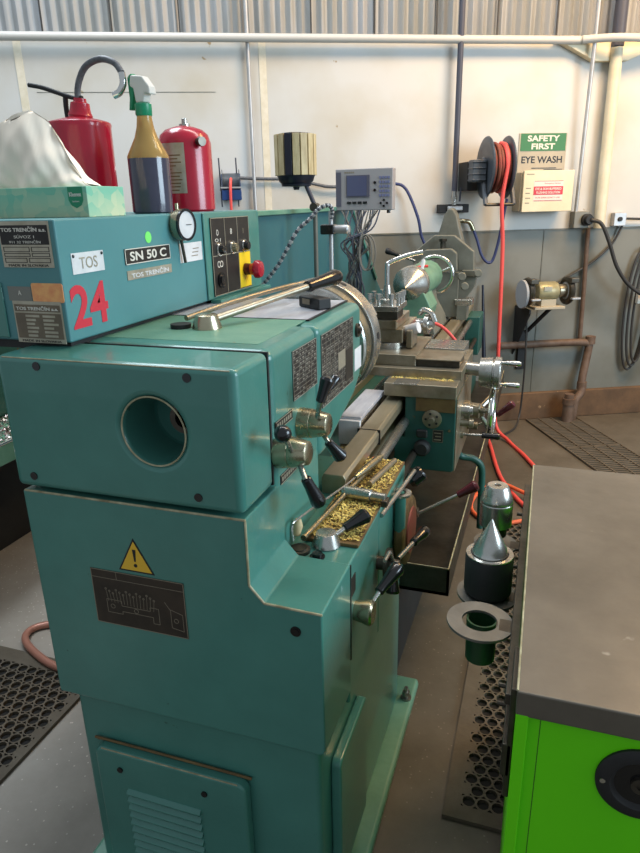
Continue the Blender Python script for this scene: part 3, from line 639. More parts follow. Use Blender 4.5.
G().lathe((-0.385, 1.43, 0.79), (0, 1, 0), [(0, 0.014), (0.004, 0.021), (0.05, 0.021), (0.054, 0.018), (0.10, 0.018), (0.104, 0.021), (0.16, 0.022), (0.17, 0.014)], 26).build('screw_coupling', 'redplastic', LA)
G().cyl((-0.352, 1.50, 0.69), (-0.352, 3.9, 0.69), 0.012, seg=20).build('feed_rod', 'steel_dark', LA)
g = G(); g.box(-0.522, -0.459, 1.70, 1.99, 0.868, 0.880); g.build('gap_cover', 'sheet', LA, bevel=0.002)
g = G(); g.box(-0.522, -0.459, 1.685, 1.70, 0.80, 0.872); g.build('gap_wiper', 'white', LA, bevel=0.002)
g = G(); g.box(-0.87, -0.765, 2.25, 3.05, 0.66, 0.70); g.build('rear_bracket', 'teal_dirty', LA, bevel=0.004)
# chip tray
g = G()
g.box(-0.80, -0.19, 1.66, 4.05, 0.37, 0.38); g.box(-0.195, -0.188, 1.66, 4.05, 0.37, 0.456); g.box(-0.80, -0.188, 1.66, 1.667, 0.37, 0.456)
g.build('chip_tray', 'steel_dark', LA)
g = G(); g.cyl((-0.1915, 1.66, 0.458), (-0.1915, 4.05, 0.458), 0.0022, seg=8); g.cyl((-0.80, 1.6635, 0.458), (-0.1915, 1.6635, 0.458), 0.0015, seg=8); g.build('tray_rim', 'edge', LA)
g = G(); g.box(-0.75, -0.345, 1.70, 3.3, 0.03, 0.37); g.build('tray_stand', 'black_matte', LA)

# chuck
o = G().lathe((AX, 1.60, AZ), (0, 1, 0), [(0, 0.02), (0, 0.150), (0.006, 0.156), (0.055, 0.156), (0.055, 0.152), (0.062, 0.152), (0.062, 0.162), (0.068, 0.165), (0.125, 0.165), (0.130, 0.160), (0.130, 0.03)], 72, closed=True).build('chuck_body', 'steel', LA, bevel=0)
G().lathe((AX, 1.605, AZ), (0, 1, 0), [(0, 0.1563), (0.05, 0.1563), (0.05, 0.1568), (0, 0.1568)], 72, closed=True).build('chuck_backplate', 'brass', o)
for k in range(3):
    a = 2 * PI * k / 3 + 0.5; d = V(math.cos(a), 0, math.sin(a)); q = V(AX, 1.72, AZ) + d * 0.11; s_ = d.cross(V(0, 1, 0))
    f_ = Fr(q, d, s_); g = G(); g.fbox(f_, -0.045, 0.045, -0.017, 0.017, -0.05, 0.01) if f_.n.y < 0 else g.fbox(f_, -0.045, 0.045, -0.017, 0.017, -0.01, 0.05)
    g.build('chuck_jaw', 'steel', o, bevel=0.002)
g = G()
for k in range(6):
    a = 2 * PI * k / 6 + 0.1; d = V(math.cos(a), 0, math.sin(a)); g.cyl(V(AX, 1.695, AZ) + d * 0.160, V(AX, 1.695, AZ) + d * 0.1665, 0.010, seg=16)
g.build('chuck_socket', 'black_matte', o)

# carriage: saddle, apron, slides
g = G(); g.box(-0.452, -0.226, 1.945, 2.40, 0.876, 0.918); g.build('saddle_wing', 'steel_brown', LA, bevel=0.003)
g = G(); g.box(-0.42, -0.345, 1.935, 2.0, 0.916, 0.9215); g.build('way_wiper', 'steel', LA, bevel=0.001)
g = G(); g.prism(FF(1.955), [(-0.385, 0.875), (-0.385, 0.74), (-0.418, 0.74), (-0.418, 0.632), (-0.232, 0.632), (-0.226, 0.64), (-0.226, 0.875)], -0.42, 0.0)
ap = g.build('apron', 'teal_dirty', LA, bevel=0.004)
g = G(); g.box(-0.2262, -0.2225, 1.96, 2.37, 0.635, 0.874); g.build('apron_edge', 'steel_brown', ap)
g = G(); g.box(-0.35, -0.228, 1.9515, 1.956, 0.832, 0.876); g.build('apron_top_strip', 'rustbrown', ap)
fr = FF(1.955)
g = G(); g.lathe(fr.p(-0.298, 0.808), (0, -1, 0), [(0, 0.030), (0.008, 0.030), (0.010, 0.026), (0.010, 0.010), (0.026, 0.009)], 36); g.build('apron_dial', 'steel_brown', ap)
g = G()
for k in range(5):
    a = 2 * PI * k / 5 + 0.6; g.cyl(fr.p(-0.298 + 0.019 * math.cos(a), 0.808 + 0.019 * math.sin(a), 0.009), fr.p(-0.298 + 0.019 * math.cos(a), 0.808 + 0.019 * math.sin(a), 0.0108), 0.004, seg=10)
g.build('dial_holes', 'black_matte', ap)
g = G(); g.lathe(fr.p(-0.326, 0.71), (0, -1, 0), [(0, 0.027), (0.018, 0.025), (0.024, 0.018), (0.024, 0)], 30); g.build('apron_button', 'black_matte', ap)
g = G(); g.fbox(fr, -0.345, -0.31, 0.745, 0.772, 0, 0.014); g.build('apron_latch', 'black_matte', ap, bevel=0.005)
g = G(); g.fbox(fr, -0.294, -0.262, 0.732, 0.772, 0, 0.0012); pl = g.build('apron_plate', 'plate_blk', ap)
g = G(); border(g, fr, -0.294, -0.262, 0.732, 0.772, 0.001, 0.0012, 0.0016); 
for k in range(3): g.fbox(fr, -0.29 + 0.004 * (k % 2), -0.268, 0.738 + k * 0.011, 0.7415 + k * 0.011, 0.0012, 0.0016)
o = g.build('plate_print', 'ink_dim', LA)
G().cyl(fr.p(-0.243, 0.773, 0), fr.p(-0.243, 0.773, 0.003), 0.005, seg=12).build('apron_screw', 'brass', ap)
# cross slide
g = G(); g.box(-0.70, -0.222, 2.03, 2.36, 0.916, 0.946); g.build('cross_slide_base', 'steel_brown', LA, bevel=0.002)
g = G(); g.box(-0.565, -0.374, 2.06, 2.38, 0.946, 0.983); g.build('cross_slide', 'steel_brown', LA, bevel=0.003)
g = G(); g.box(-0.372, -0.235, 2.07, 2.20, 0.946, 0.970); g.build('cross_slide', 'steel_dark', LA, bevel=0.002)
g = G(); g.box(-0.376, -0.232, 2.06, 2.21, 0.969, 0.973); g.build('slide_cover', 'steel_brown', LA, bevel=0.001)
g = G(); g.box(-0.372, -0.238, 2.21, 2.36, 0.946, 0.978); g.build('slide_cover', 'steel', LA, bevel=0.001)
# compound rest and toolpost
g = G(); g.lathe((-0.50, 2.20, 0.983), (0, 0, 1), [(0, 0.07), (0.02, 0.07)], 36); g.build('swivel_base', 'steel', LA)
g = G(); g.box(-0.56, -0.435, 2.14, 2.40, 1.003, 1.05); g.build('compound_slide', 'steel_brown', LA, bevel=0.003)
g = G(); g.box(-0.552, -0.455, 2.13, 2.36, 1.05, 1.08); g.build('compound_slide', 'steel_brown', LA, bevel=0.003)
g = G(); g.box(-0.535, -0.455, 2.15, 2.24, 1.08, 1.112); o = g.build('toolpost', 'steel_dark', LA, bevel=0.002)
g = G(); g.box(-0.558, -0.448, 2.12, 2.27, 1.110, 1.128); g.build('toolpost_plate', 'steel', o, bevel=0.002)
for x, y in ((-0.546, 2.135), (-0.516, 2.135), (-0.475, 2.14), (-0.458, 2.17), (-0.456, 2.205), (-0.456, 2.245), (-0.548, 2.20), (-0.53, 2.25)):
    g = G(); g.cyl((x, y, 1.126), (x, y, 1.150), 0.006, seg=10); g.cyl((x, y, 1.150), (x, y, 1.166), 0.009, seg=8); g.build('clamp_bolt', 'steel', o)
g = G(); g.lathe((-0.503, 2.2, 1.128), (0, 0, 1), [(0, 0.024), (0.012, 0.024), (0.016, 0.016), (0.045, 0.013), (0.06, 0.010)], 24); g.build('clamp_nut', 'steel', o)
G().tube([(-0.503, 2.2, 1.18), (-0.503, 2.2, 1.245), (-0.495, 2.205, 1.262), (-0.44, 2.23, 1.283), (-0.395, 2.25, 1.292)], 0.0085, 12).build('clamp_handle', 'chrome', o)
# compound handwheel with its ball handle
o = G().lathe((-0.41, 2.26, 1.05), (1, -0.1, 0), [(0, 0.018), (0.03, 0.018), (0.03, 0.034), (0.045, 0.034), (0.047, 0.02), (0.06, 0.015)], 28).build('compound_wheel', 'steel', LA)
G().tube([(-0.40, 2.255, 1.085), (-0.385, 2.25, 1.10), (-0.36, 2.25, 1.09), (-0.345, 2.25, 1.06)], 0.009, 10).build('wheel_handle', 'steel', o)
G().cyl((-0.44, 2.20, 1.035), (-0.39, 2.19, 1.05), 0.017, 0.019).build('wheel_knob', 'white', o)
g = G()
g.fbox(Fr((-0.425, 2.15, 0), (0, 1, 0), (0, 0, 1)), 0, 0.10, 0.985, 1.045, 0, 0.02); g.build('compound_bracket', 'steel_brown', LA, bevel=0.003)
# cross slide handwheel
G().cyl((-0.235, 2.17, 0.925), (-0.17, 2.17, 0.921), 0.022, seg=24).build('screw_bearing', 'steel', LA)
o = G().lathe((-0.178, 2.17, 0.912), (1, 0, 0), [(0, 0.030), (0.0, 0.048), (0.040, 0.052), (0.042, 0.046), (0.046, 0.046), (0.048, 0.054), (0.064, 0.054), (0.068, 0.049), (0.068, 0.0)], 48).build('cross_slide_handwheel', 'steel', LA)
for y_, z_ in ((2.150, 0.952), (2.175, 0.873)):
    g = G(); g.lathe((-0.112, y_, z_), (1, -0.02, 0), [(0, 0.006), (0.01, 0.006), (0.02, 0.0085), (0.05, 0.0095), (0.062, 0.008), (0.065, 0.003)], 16); g.build('wheel_handle', 'chrome', o)
# apron handwheel
o = G().torus((-0.132, 2.20, 0.768), (1, 0, 0), 0.082, 0.0105, 48, 12).build('apron_handwheel', 'chrome', LA)
for k in range(3):
    a = 2 * PI * k / 3 + 0.7; G().tube([(-0.172, 2.20 + 0.015 * math.cos(a), 0.768 + 0.015 * math.sin(a)), (-0.15, 2.20 + 0.05 * math.cos(a), 0.768 + 0.05 * math.sin(a)), (-0.134, 2.20 + 0.079 * math.cos(a), 0.768 + 0.079 * math.sin(a))], 0.0085, 10).build('wheel_spoke', 'steel', o)
G().lathe((-0.226, 2.20, 0.768), (1, 0, 0), [(0, 0.034), (0.02, 0.034), (0.022, 0.028), (0.05, 0.026), (0.055, 0.02), (0.068, 0.018)], 30).build('wheel_hub', 'steel_brown', o)
G().lathe((-0.226, 2.08, 0.805), (1, 0, 0), [(0, 0.020), (0.03, 0.020), (0.03, 0.016), (0.04, 0.015)], 24).build('apron_boss', 'steel', LA)
G().lathe((-0.226, 2.07, 0.765), (1, 0, 0), [(0, 0.012), (0.03, 0.012), (0.032, 0.016), (0.045, 0.015)], 24).build('apron_boss', 'steel_brown', LA)
lever('feed_lever', G().lathe((-0.226, 2.10, 0.712), (1, 0, 0), [(0, 0.012), (0.012, 0.012)], 20), 'steel_brown', [((-0.214, 2.10, 0.714), (-0.150, 2.10, 0.716), 0.0045)], [((-0.155, 2.10, 0.716), (-0.095, 2.10, 0.716), 0.0095, 0.0115, 'black')])
lever('half_nut_lever', G().lathe((-0.226, 2.30, 0.68), (1, 0, 0), [(0, 0.014), (0.04, 0.014)], 20), 'steel_brown', [((-0.19, 2.30, 0.68), (-0.115, 2.28, 0.735), 0.0048)], [((-0.118, 2.281, 0.733), (-0.065, 2.27, 0.785), 0.0095, 0.0145, 'maroon')])
# coolant pipe from apron bottom
G().tube([(-0.25, 2.2, 0.64), (-0.235, 2.22, 0.59), (-0.19, 2.24, 0.575), (-0.16, 2.25, 0.54), (-0.155, 2.25, 0.45), (-0.152, 2.25, 0.30)], 0.0125, 12).build('drain_pipe', 'teal_dirty', LA)

# tailstock
g = G(); g.prism(FF(2.95), [(-0.70, 0.875), (-0.45, 0.875), (-0.46, 0.92), (-0.50, 0.99), (-0.51, 1.04), (-0.63, 1.04), (-0.66, 0.98), (-0.69, 0.92)], -0.36, 0.0); ts = g.build('tailstock_base', 'cast', LA, bevel=0.006)
g = G(); g.lathe((AX + 0.02, 2.97, AZ), (0, 1, 0), [(0, 0.055), (0.01, 0.072), (0.34, 0.076), (0.36, 0.06), (0.36, 0)], 14); tb = g.build('tailstock_barrel', 'tailgreen', LA)
g = G(); g.prism(FF(2.965), [(-0.53, 0.93), (-0.475, 0.96), (-0.465, 1.0), (-0.50, 1.07), (-0.555, 1.07), (-0.60, 0.99), (-0.585, 0.945)], -0.12, 0.06); g.build('tailstock_boss', 'tailgreen', LA, bevel=0.006)
G().lathe((AX + 0.012, 2.80, AZ + 0.002), (0, 1, 0), [(0, 0.001), (0.03, 0.018), (0.10, 0.062), (0.115, 0.074), (0.125, 0.079), (0.165, 0.079), (0.175, 0.07), (0.175, 0.0)], 56).build('centre_body', 'steel', LA)
g = G(); g.lathe((-0.53, 2.98, 1.15), (0.25, 0, 1), [(0, 0.012), (0.05, 0.009), (0.058, 0.004)], 16); g.build('quill_clamp', 'white', LA)
G().cyl((-0.56, 2.96, 1.172), (-0.50, 2.99, 1.176), 0.006).build('clamp_rod', 'redplastic', LA)
o = G().torus((-0.52, 3.32, 1.105), (0, 1, 0), 0.088, 0.0095, 48, 12).build('tailstock_handwheel', 'chrome', LA)
for k in range(3):
    a = 2 * PI * k / 3 + 0.4; G().cyl((-0.52, 3.33, 1.105), (-0.52 + 0.086 * math.cos(a), 3.32, 1.105 + 0.086 * math.sin(a)), 0.008).build('wheel_spoke', 'steel', o)
lever('tailstock_lock', G().cyl((-0.62, 3.28, 1.14), (-0.60, 3.28, 1.15), 0.016), 'steel_dark', [((-0.615, 3.30, 1.17), (-0.70, 3.30, 1.20), 0.006)], [((-0.695, 3.30, 1.198), (-0.765, 3.30, 1.222), 0.010, 0.017, 'black_matte')])
# steady rest parked beyond the tailstock
def arch(g, fr, out, inn, c0, c1):
    n = len(out)
    A = [g.b.verts.new(fr.p(x, y, c0)) for x, y in out]; B = [g.b.verts.new(fr.p(x, y, c0)) for x, y in inn]
    A2 = [g.b.verts.new(fr.p(x, y, c1)) for x, y in out]; B2 = [g.b.verts.new(fr.p(x, y, c1)) for x, y in inn]
    for i in range(n - 1):
        g.b.faces.new((A[i], A[i + 1], B[i + 1], B[i])); g.b.faces.new((A2[i], A2[i + 1], B2[i + 1], B2[i]))
        g.b.faces.new((A[i], A[i + 1], A2[i + 1], A2[i])); g.b.faces.new((B[i], B[i + 1], B2[i + 1], B2[i]))
    for i in (0, n - 1): g.b.faces.new((A[i], B[i], B2[i], A2[i]))
g = G(); fr = FF(3.52)
arch(g, fr, [(-0.668, 1.02), (-0.669, 1.192), (-0.562, 1.280), (-0.458, 1.280), (-0.357, 1.20), (-0.352, 1.10)], [(-0.60, 1.02), (-0.598, 1.155), (-0.53, 1.205), (-0.49, 1.205), (-0.435, 1.155), (-0.43, 1.10)], -0.05, 0.0)
sr = g.build('steady_rest_frame', 'cast', LA, bevel=0.005)
g = G(); g.fbox(fr, -0.41, -0.325, 1.075, 1.108, -0.05, 0.01); g.build('steady_hinge', 'cast', sr, bevel=0.004)
g = G(); g.prism(fr, [(-0.66, 0.87), (-0.40, 0.87), (-0.385, 0.96), (-0.345, 1.02), (-0.335, 1.075), (-0.41, 1.075), (-0.62, 1.02), (-0.668, 1.02)], -0.06, 0.0); g.build('steady_base', 'cast', sr, bevel=0.004)
g = G(); fr = FF(3.44)
arch(g, fr, [(-0.612, 1.02), (-0.612, 1.195), (-0.592, 1.214), (-0.46, 1.22), (-0.432, 1.198), (-0.428, 1.11)], [(-0.595, 1.02), (-0.594, 1.10), (-0.575, 1.165), (-0.48, 1.17), (-0.455, 1.14), (-0.452, 1.10)], -0.04, 0.0)
g.build('steady_inner_arch', 'cast', LA, bevel=0.006)
g = G(); g.fbox(fr, -0.60, -0.42, 0.87, 1.10, -0.05, -0.03); g.build('follow_rest', 'cast', LA, bevel=0.004)
g = G(); g.lathe((-0.51, 3.49, 1.20), (0, 0, 1), [(0, 0.014), (0.05, 0.014), (0.052, 0.02), (0.065, 0.02)], 8); g.build('steady_screw', 'steel_dark', LA)
for x, y, z, r in ((-0.398, 3.40, 1.088, 0.021), (-0.382, 3.40, 1.04, 0.020), (-0.329, 3.50, 1.094, 0.020)):
    g = G(); g.lathe((x, y, z), (0.2, -1, 0.1), [(0, 0.010), (0.012, r), (0.028, r), (0.032, r * 0.8), (0.032, 0)], 18); g.build('steady_knob', 'cast', LA)
g = G(); g.fbox(FF(3.50), -0.435, -0.345, 0.935, 0.965, -0.06, 0.04); g.build('steady_clamp', 'steel', LA, bevel=0.004)
g = G(); g.box(-0.42, -0.37, 3.45, 3.56, 0.862, 0.935); g.build('clamp_block', 'cast', LA)
g = G(); g.box(-0.41, -0.33, 3.80, 4.02, 0.60, 0.82); g.build('bed_end_bracket', 'teal_dirty', LA, bevel=0.006)

# splash guard behind the bed
pts = [(1.778, 0.50), (3.93, 0.50), (3.88, 0.93), (3.70, 1.04), (3.235, 1.415), (3.20, 1.428), (1.778, 1.428)]
g = G(); g.prism(SF(-0.915), pts, -0.012, 0.0); g.build('splash_guard', 'guard', LA, bevel=0.002)
g = G(); g.fbox(SF(-0.915), 1.778, 3.20, 1.418, 1.434, -0.012, 0.02); g.build('guard_rim', 'teal_worn', LA, bevel=0.003)
g = G(); fr = SF(-0.915)
g.prism(fr, [(3.20, 1.434), (3.195, 1.418), (3.68, 1.03), (3.70, 1.045)], -0.012, 0.012); g.build('guard_rim', 'teal', LA, bevel=0.002)

# ------------------------------------------------------------------ swarf on the ledge (nobody could count it)
def chips(name, n, fn, m, label, loc, size=(0.003, 0.009), seed=1):
    r = random.Random(seed); g = G()
    for _ in range(n):
        p = V(*fn(r)); a = r.uniform(0, 2 * PI); L = r.uniform(*size); wd = L * r.uniform(0.25, 0.5)
        u = V(math.cos(a), math.sin(a), r.uniform(-0.3, 0.5)).normalized(); v = u.cross(V(r.uniform(-0.4, 0.4), r.uniform(-0.4, 0.4), 1)).normalized(); nn = u.cross(v)
        vs = [g.b.verts.new(p + u * x * L / 2 + v * y * wd / 2 + nn * (z * L * 0.3)) for x, y, z in ((-1, -1, 0), (0, -1, 0.6), (1, -1, 0), (1, 1, 0), (0, 1, 0.6), (-1, 1, 0))]
        g.b.faces.new((vs[0], vs[1], vs[4], vs[5])); g.b.faces.new((vs[1], vs[2], vs[3], vs[4]))
    o = g.build(name, m, loc=loc, smooth=False); tag(o, label, 'swarf', kind='stuff'); return o
def ledge_pt(r):
    while True:
        x = r.uniform(-0.408, -0.306); y = r.uniform(1.11, 1.55)
        if r.random() < (1.0 if y < 1.33 else 0.55): return (x, y, 0.822 + r.uniform(0, 0.003))
chips('brass_swarf', 2300, ledge_pt, 'swarf', 'curled yellow brass swarf spread over the ledge in front of the headstock', (-0.36, 1.3, 0.82), seed=4)
def saddle_pt(r): return (r.uniform(-0.44, -0.24), r.uniform(2.0, 2.03), 0.92)
chips('brass_swarf', 260, saddle_pt, 'swarf', 'line of brown yellow swarf along the step of the lathe saddle', (-0.34, 2.015, 0.918), (0.003, 0.008), seed=5)
def bed_pt(r): return (r.uniform(-0.512, -0.462), r.uniform(1.30, 1.66), 0.802)
chips('brass_swarf', 500, bed_pt, 'swarf', 'yellow swarf lying in the bed gap behind the front way', (-0.48, 1.45, 0.80), (0.003, 0.009), seed=6)

# tools lying on the ledge
def rod(name, a, b, r, m, label, cat, seg=14, group=None, profile=None):
    a = V(a); b = V(b); g = G()
    if profile: g.lathe(a, b - a, profile, seg)
    else: g.cyl(a, b, r, seg=seg)
    return tag(g.build(name, m, loc=a), label, cat, group)
rod('steel_bar', (-0.408, 1.075, 0.833), (-0.362, 1.52, 0.837), 0.0065, 'brass', 'long straight steel bar lying lengthwise on the swarf ledge', 'bar')
o = thing('hook_scriber', 'thin bent wire hook tool lying beside the long bar on the ledge', 'scriber', (-0.42, 1.06, 0.83))
G().tube([(-0.422, 1.055, 0.835), (-0.424, 1.058, 0.865), (-0.418, 1.085, 0.872), (-0.39, 1.30, 0.850), (-0.382, 1.36, 0.847)], 0.0024, 8).build('wire_shaft', 'steel', o)
L_h = V(-0.352, 1.50, 0.850) - V(-0.382, 1.36, 0.847)
G().lathe((-0.382, 1.36, 0.847), L_h, [(0, 0.006), (0.02, 0.008), (0.05, 0.010), (0.12, 0.010), (L_h.length, 0.006)], 18).build('handle', 'brass', o)
rod('steel_bar', (-0.350, 1.37, 0.8295), (-0.325, 1.53, 0.8295), 0.007, 'steel_brown', 'short brown stained steel bar at the far end of the ledge', 'bar')
o = thing('boring_bar', 'fat polished round bar lying across the swarf ledge', 'bar', (-0.38, 1.30, 0.822))
g = G(); g.lathe((-0.392, 1.300, 0.837), (1, -0.12, 0), [(0, 0.012), (0.0, 0.0145), (0.066, 0.0145), (0.068, 0.011), (0.10, 0.011), (0.102, 0.006)], 24); g.build('bar_body', 'steel', o)
g = G(); g.box(-0.30, -0.285, 1.270, 1.298, 0.822, 0.838); g.build('bar_tip', 'steel_dark', o, bevel=0.003)
o = thing('small_brush', 'small pale stub leaning against the near end of the ledge bars', 'brush', (-0.425, 1.085, 0.83))
g = G(); g.lathe((-0.427, 1.085, 0.832), (0.1, 0.2, 1), [(0, 0.008), (0.02, 0.011), (0.034, 0.006)], 14); g.build('bristles', 'tan', o)
# metal block on the headstock top
o = thing('magnetic_block', 'small dark rectangular block lying on the headstock top plate', 'block', (-0.50, 1.46, 1.224))
g = G(); g.b.verts.ensure_lookup_table()
fr = Fr((-0.505, 1.455, 1.2245), V(0.80, -0.60, 0), V(0.60, 0.80, 0)); g.fbox(fr, -0.042, 0.042, -0.018, 0.018, 0, 0.026)
g.build('block_body', 'black_matte', o, bevel=0.004, bseg=2)
g = G(); g.fbox(Fr(fr.p(0, -0.022, 0.016), fr.u, (0, 0, 1)), -0.018, 0.012, -0.006, 0.006, 0, 0.0008); g.build('block_label', 'plate_tan', o)
# round dial on the cabinet edge
o = thing('dial_indicator', 'round white faced dial stuck to the top edge of the teal cabinet', 'dial', (-0.77, 1.345, 1.385))
dd = V(1, -0.12, 0.0).normalized(); dc = V(-0.790, 1.335, 1.417)
G().lathe(dc, dd, [(0, 0.028), (0.014, 0.029), (0.016, 0.033), (0.032, 0.034)], 40).build('dial_case', 'brass', o)
G().annulus(dc + dd * 0.032, dd, 0.0285, 0.034, 0.005, 40).build('dial_rim', 'black', o)
G().cyl(dc + dd * 0.032, dc + dd * 0.035, 0.0285, seg=36).build('dial_face', 'white', o)
uf = V(0.12, 1, 0).normalized(); g = G(); g.fbox(Fr(dc + dd * 0.0355, uf, (0, 0, 1)), -0.002, 0.018, -0.0008, 0.0008, 0, 0.0005); g.build('dial_pointer', 'ink_black', o)
G().cyl((-0.775, 1.336, 1.39), (-0.774, 1.346, 1.335), 0.0035, seg=12).build('dial_stem', 'steel_dark', o)
G().cyl((-0.778, 1.335, 1.45), (-0.778, 1.335, 1.462), 0.004, seg=12).build('dial_knob', 'brass', o)

# ------------------------------------------------------------------ things standing on the cabinet (top at 1.441)
T = 1.441
# tissue box
o = thing('tissue_box', 'pale green carton of facial tissues at the near edge of the teal cabinet', 'tissue box', (-0.915, 1.115, T))
bx_ = G(); bx_.box(-1.035, -0.800, 1.06, 1.175, T, T + 0.054)
def board_mat():
    m = bpy.data.materials.new('leaf printed carton'); m.use_nodes = True; nt = m.node_tree; N = nt.nodes; K = nt.links; b = N['Principled BSDF']; b.inputs['Roughness'].default_value = 0.55
    tc = N.new('ShaderNodeTexCoord'); v = N.new('ShaderNodeTexVoronoi'); v.inputs['Scale'].default_value = 48; K.new(tc.outputs['Object'], v.inputs['Vector'])
    sp = N.new('ShaderNodeSeparateXYZ'); K.new(tc.outputs['Object'], sp.inputs[0])
    mr = N.new('ShaderNodeMapRange'); mr.inputs['From Min'].default_value = 0.0; mr.inputs['From Max'].default_value = 0.09; K.new(sp.outputs['Z'], mr.inputs['Value'])
    ad = N.new('ShaderNodeMath'); ad.operation = 'MULTIPLY_ADD'; ad.inputs[1].default_value = 0.8; K.new(v.outputs['Color'], ad.inputs[0]); K.new(mr.outputs['Result'], ad.inputs[2])
    r = N.new('ShaderNodeValToRGB'); r.color_ramp.elements[0].position = 0.1; r.color_ramp.elements[1].position = 1.0
    r.color_ramp.elements[0].color = lin((206, 208, 170)); r.color_ramp.elements[1].color = lin((120, 186, 158)); K.new(ad.outputs[0], r.inputs['Fac']); K.new(r.outputs['Color'], b.inputs['Base Color']); return m
bx_.build('carton', board_mat(), o, bevel=0.0015)
fr = FF(1.06)
g = G(); g.prism(fr, [(-0.841, T + 0.053), (-0.841, T + 0.030), (-0.836, T + 0.021), (-0.825, T + 0.016), (-0.814, T + 0.021), (-0.809, T + 0.030), (-0.809, T + 0.053)], 0.0, 0.0006); e = g.build('brand_badge', 'sprayg', o)
text('badge_lettering', 'Kleenex', shift(fr, -0.825, T + 0.040, 0.0006), 0.026, 0.0075, 'ink_white', o, bold=0.02)
text('badge_lettering', 'lotion', shift(fr, -0.825, T + 0.028, 0.0006), 0.014, 0.003, 'ink_white', o)
# crumpled tissue pulled up out of the slot
r = random.Random(11); g = G(); NX, NY = 34, 22; rows = []
top = [(-1.10, 1.58), (-1.04, 1.60), (-0.985, 1.624), (-0.945, 1.634), (-0.915, 1.615), (-0.885, 1.58), (-0.858, 1.54), (-0.835, 1.502)]
def lerp_top(t):
    x = t * (len(top) - 1); i = min(int(x), len(top) - 2); f = x - i
    return (top[i][0] * (1 - f) + top[i + 1][0] * f, top[i][1] * (1 - f) + top[i + 1][1] * f)
for sgn in (-1, 1):
    rows = []
    for i in range(NX + 1):
        t = i / NX; tx, tz = lerp_top(t); bx0 = -1.02 + 0.21 * t
        col_ = []
        for j in range(NY + 1):
            s_ = j / NY
            x = bx0 * (1 - s_) + tx * s_; z = (T + 0.052) * (1 - s_) + tz * s_
            y = 1.11 + sgn * 0.035 * math.sin(PI * (1 - s_) * 0.5) * (0.5 + 0.5 * math.sin(PI * t)) + 0.010 * math.sin(7 * t + 4 * s_) * s_ + 0.0045 * math.sin(17 * t - 9 * s_ + sgn) * (1 - s_ * 0.4) + 0.0016 * math.sin(37 * t + 11 * s_)
            col_.append(g.b.verts.new((x, y, z)))
        rows.append(col_)
    for i in range(NX):
        for j in range(NY): g.b.faces.new((rows[i][j], rows[i + 1][j], rows[i + 1][j + 1], rows[i][j + 1]))
bmesh.ops.remove_doubles(g.b, verts=g.b.verts[:], dist=0.0012)
g.build('tissue', 'tissue', o, ang=80)
# fire extinguisher with hose
EX, EY = -1.068, 1.42
o = thing('fire_extinguisher', 'larger red fire extinguisher with grey hose and lever behind the tissue box', 'fire extinguisher', (EX, EY, T))
G().lathe((EX, EY, T), (0, 0, 1), [(0, 0.066), (0.004, 0.072), (0.192, 0.072), (0.198, 0.0735), (0.203, 0.072), (0.206, 0.066), (0.211, 0.045), (0.215, 0.030)], 48).build('cylinder', 'red', o)
G().lathe((EX + 0.006, EY, T + 0.212), (0.12, 0, 1), [(0, 0.026), (0.008, 0.028), (0.016, 0.024), (0.034, 0.021), (0.036, 0.015), (0.044, 0.014)], 28).build('valve', 'red', o)
G().tube([(-1.050, EY, 1.697), (-1.075, EY, 1.699), (-1.115, EY - 0.005, 1.712), (-1.150, EY - 0.01, 1.724), (-1.183, EY - 0.015, 1.731)], 0.0052, 10).build('carry_lever', 'black_matte', o)
G().tube([(-1.096, EY, 1.705), (-1.098, EY, 1.68), (-1.097, EY, 1.645)], 0.006, 10).build('lever_bracket', 'black_matte', o)
G().tube([(-1.12, EY - 0.03, 1.617), (-1.130, EY - 0.035, 1.638), (-1.145, EY - 0.04, 1.654), (-1.158, EY - 0.04, 1.656)], 0.005, 8).build('squeeze_lever', 'black_matte', o)
hp = [(-1.060, EY, 1.69), (-1.061, EY, 1.71), (-1.050, EY, 1.738), (-1.024, EY - 0.005, 1.761), (-0.982, EY - 0.01, 1.770), (-0.944, EY - 0.015, 1.759), (-0.924, EY - 0.02, 1.737)]
G().tube(hp, 0.0072, 12, 10).build('hose', 'hose_dark', o)
G().tube([hp[-1], (-0.922, EY - 0.022, 1.715), (-0.932, EY - 0.025, 1.698), (-0.946, EY - 0.028, 1.692)], 0.0078, 12).build('nozzle', 'chrome', o)
G().fbox(Fr((EX + 0.030, EY - 0.0663, T + 0.045), V(0.92, 0.39, 0), (0, 0, 1)), 0.018, 0.030, -0.03, 0.02, 0, 0.0008).build('small_label', 'yellow', o)
# second extinguisher
EX, EY = -0.905, 1.62
o = thing('fire_extinguisher', 'smaller red fire extinguisher without hose, paper label on its side, behind the spray bottle', 'fire extinguisher', (EX, EY, T))
G().lathe((EX, EY, T), (0, 0, 1), [(0, 0.062), (0.005, 0.067), (0.165, 0.067), (0.185, 0.061), (0.197, 0.047), (0.204, 0.026), (0.207, 0.012)], 48).build('cylinder', 'red', o)
G().lathe((EX + 0.004, EY, T + 0.205), (0, 0, 1), [(0, 0.014), (0.006, 0.014), (0.006, 0.007), (0.018, 0.007), (0.02, 0.004)], 18).build('valve_stem', 'steel', o)
d = V(0.85, -0.5, 0).normalized(); G().lathe(V(EX, EY, T + 0.165) + d * 0.058, d, [(0, 0.009), (0.02, 0.009), (0.02, 0.012), (0.028, 0.011)], 18).build('side_port', 'steel_dark', o)
lab = G()
N_ = 14; z0, z1 = T + 0.045, T + 0.163
pa = []
for i in range(N_ + 1):
    a = math.radians(-125 + 62 * i / N_); pa.append((math.cos(a), math.sin(a)))
vs0 = [lab.b.verts.new((EX + x * 0.0676, EY + y * 0.0676, z0)) for x, y in pa]; vs1 = [lab.b.verts.new((EX + x * 0.0676, EY + y * 0.0676, z1)) for x, y in pa]
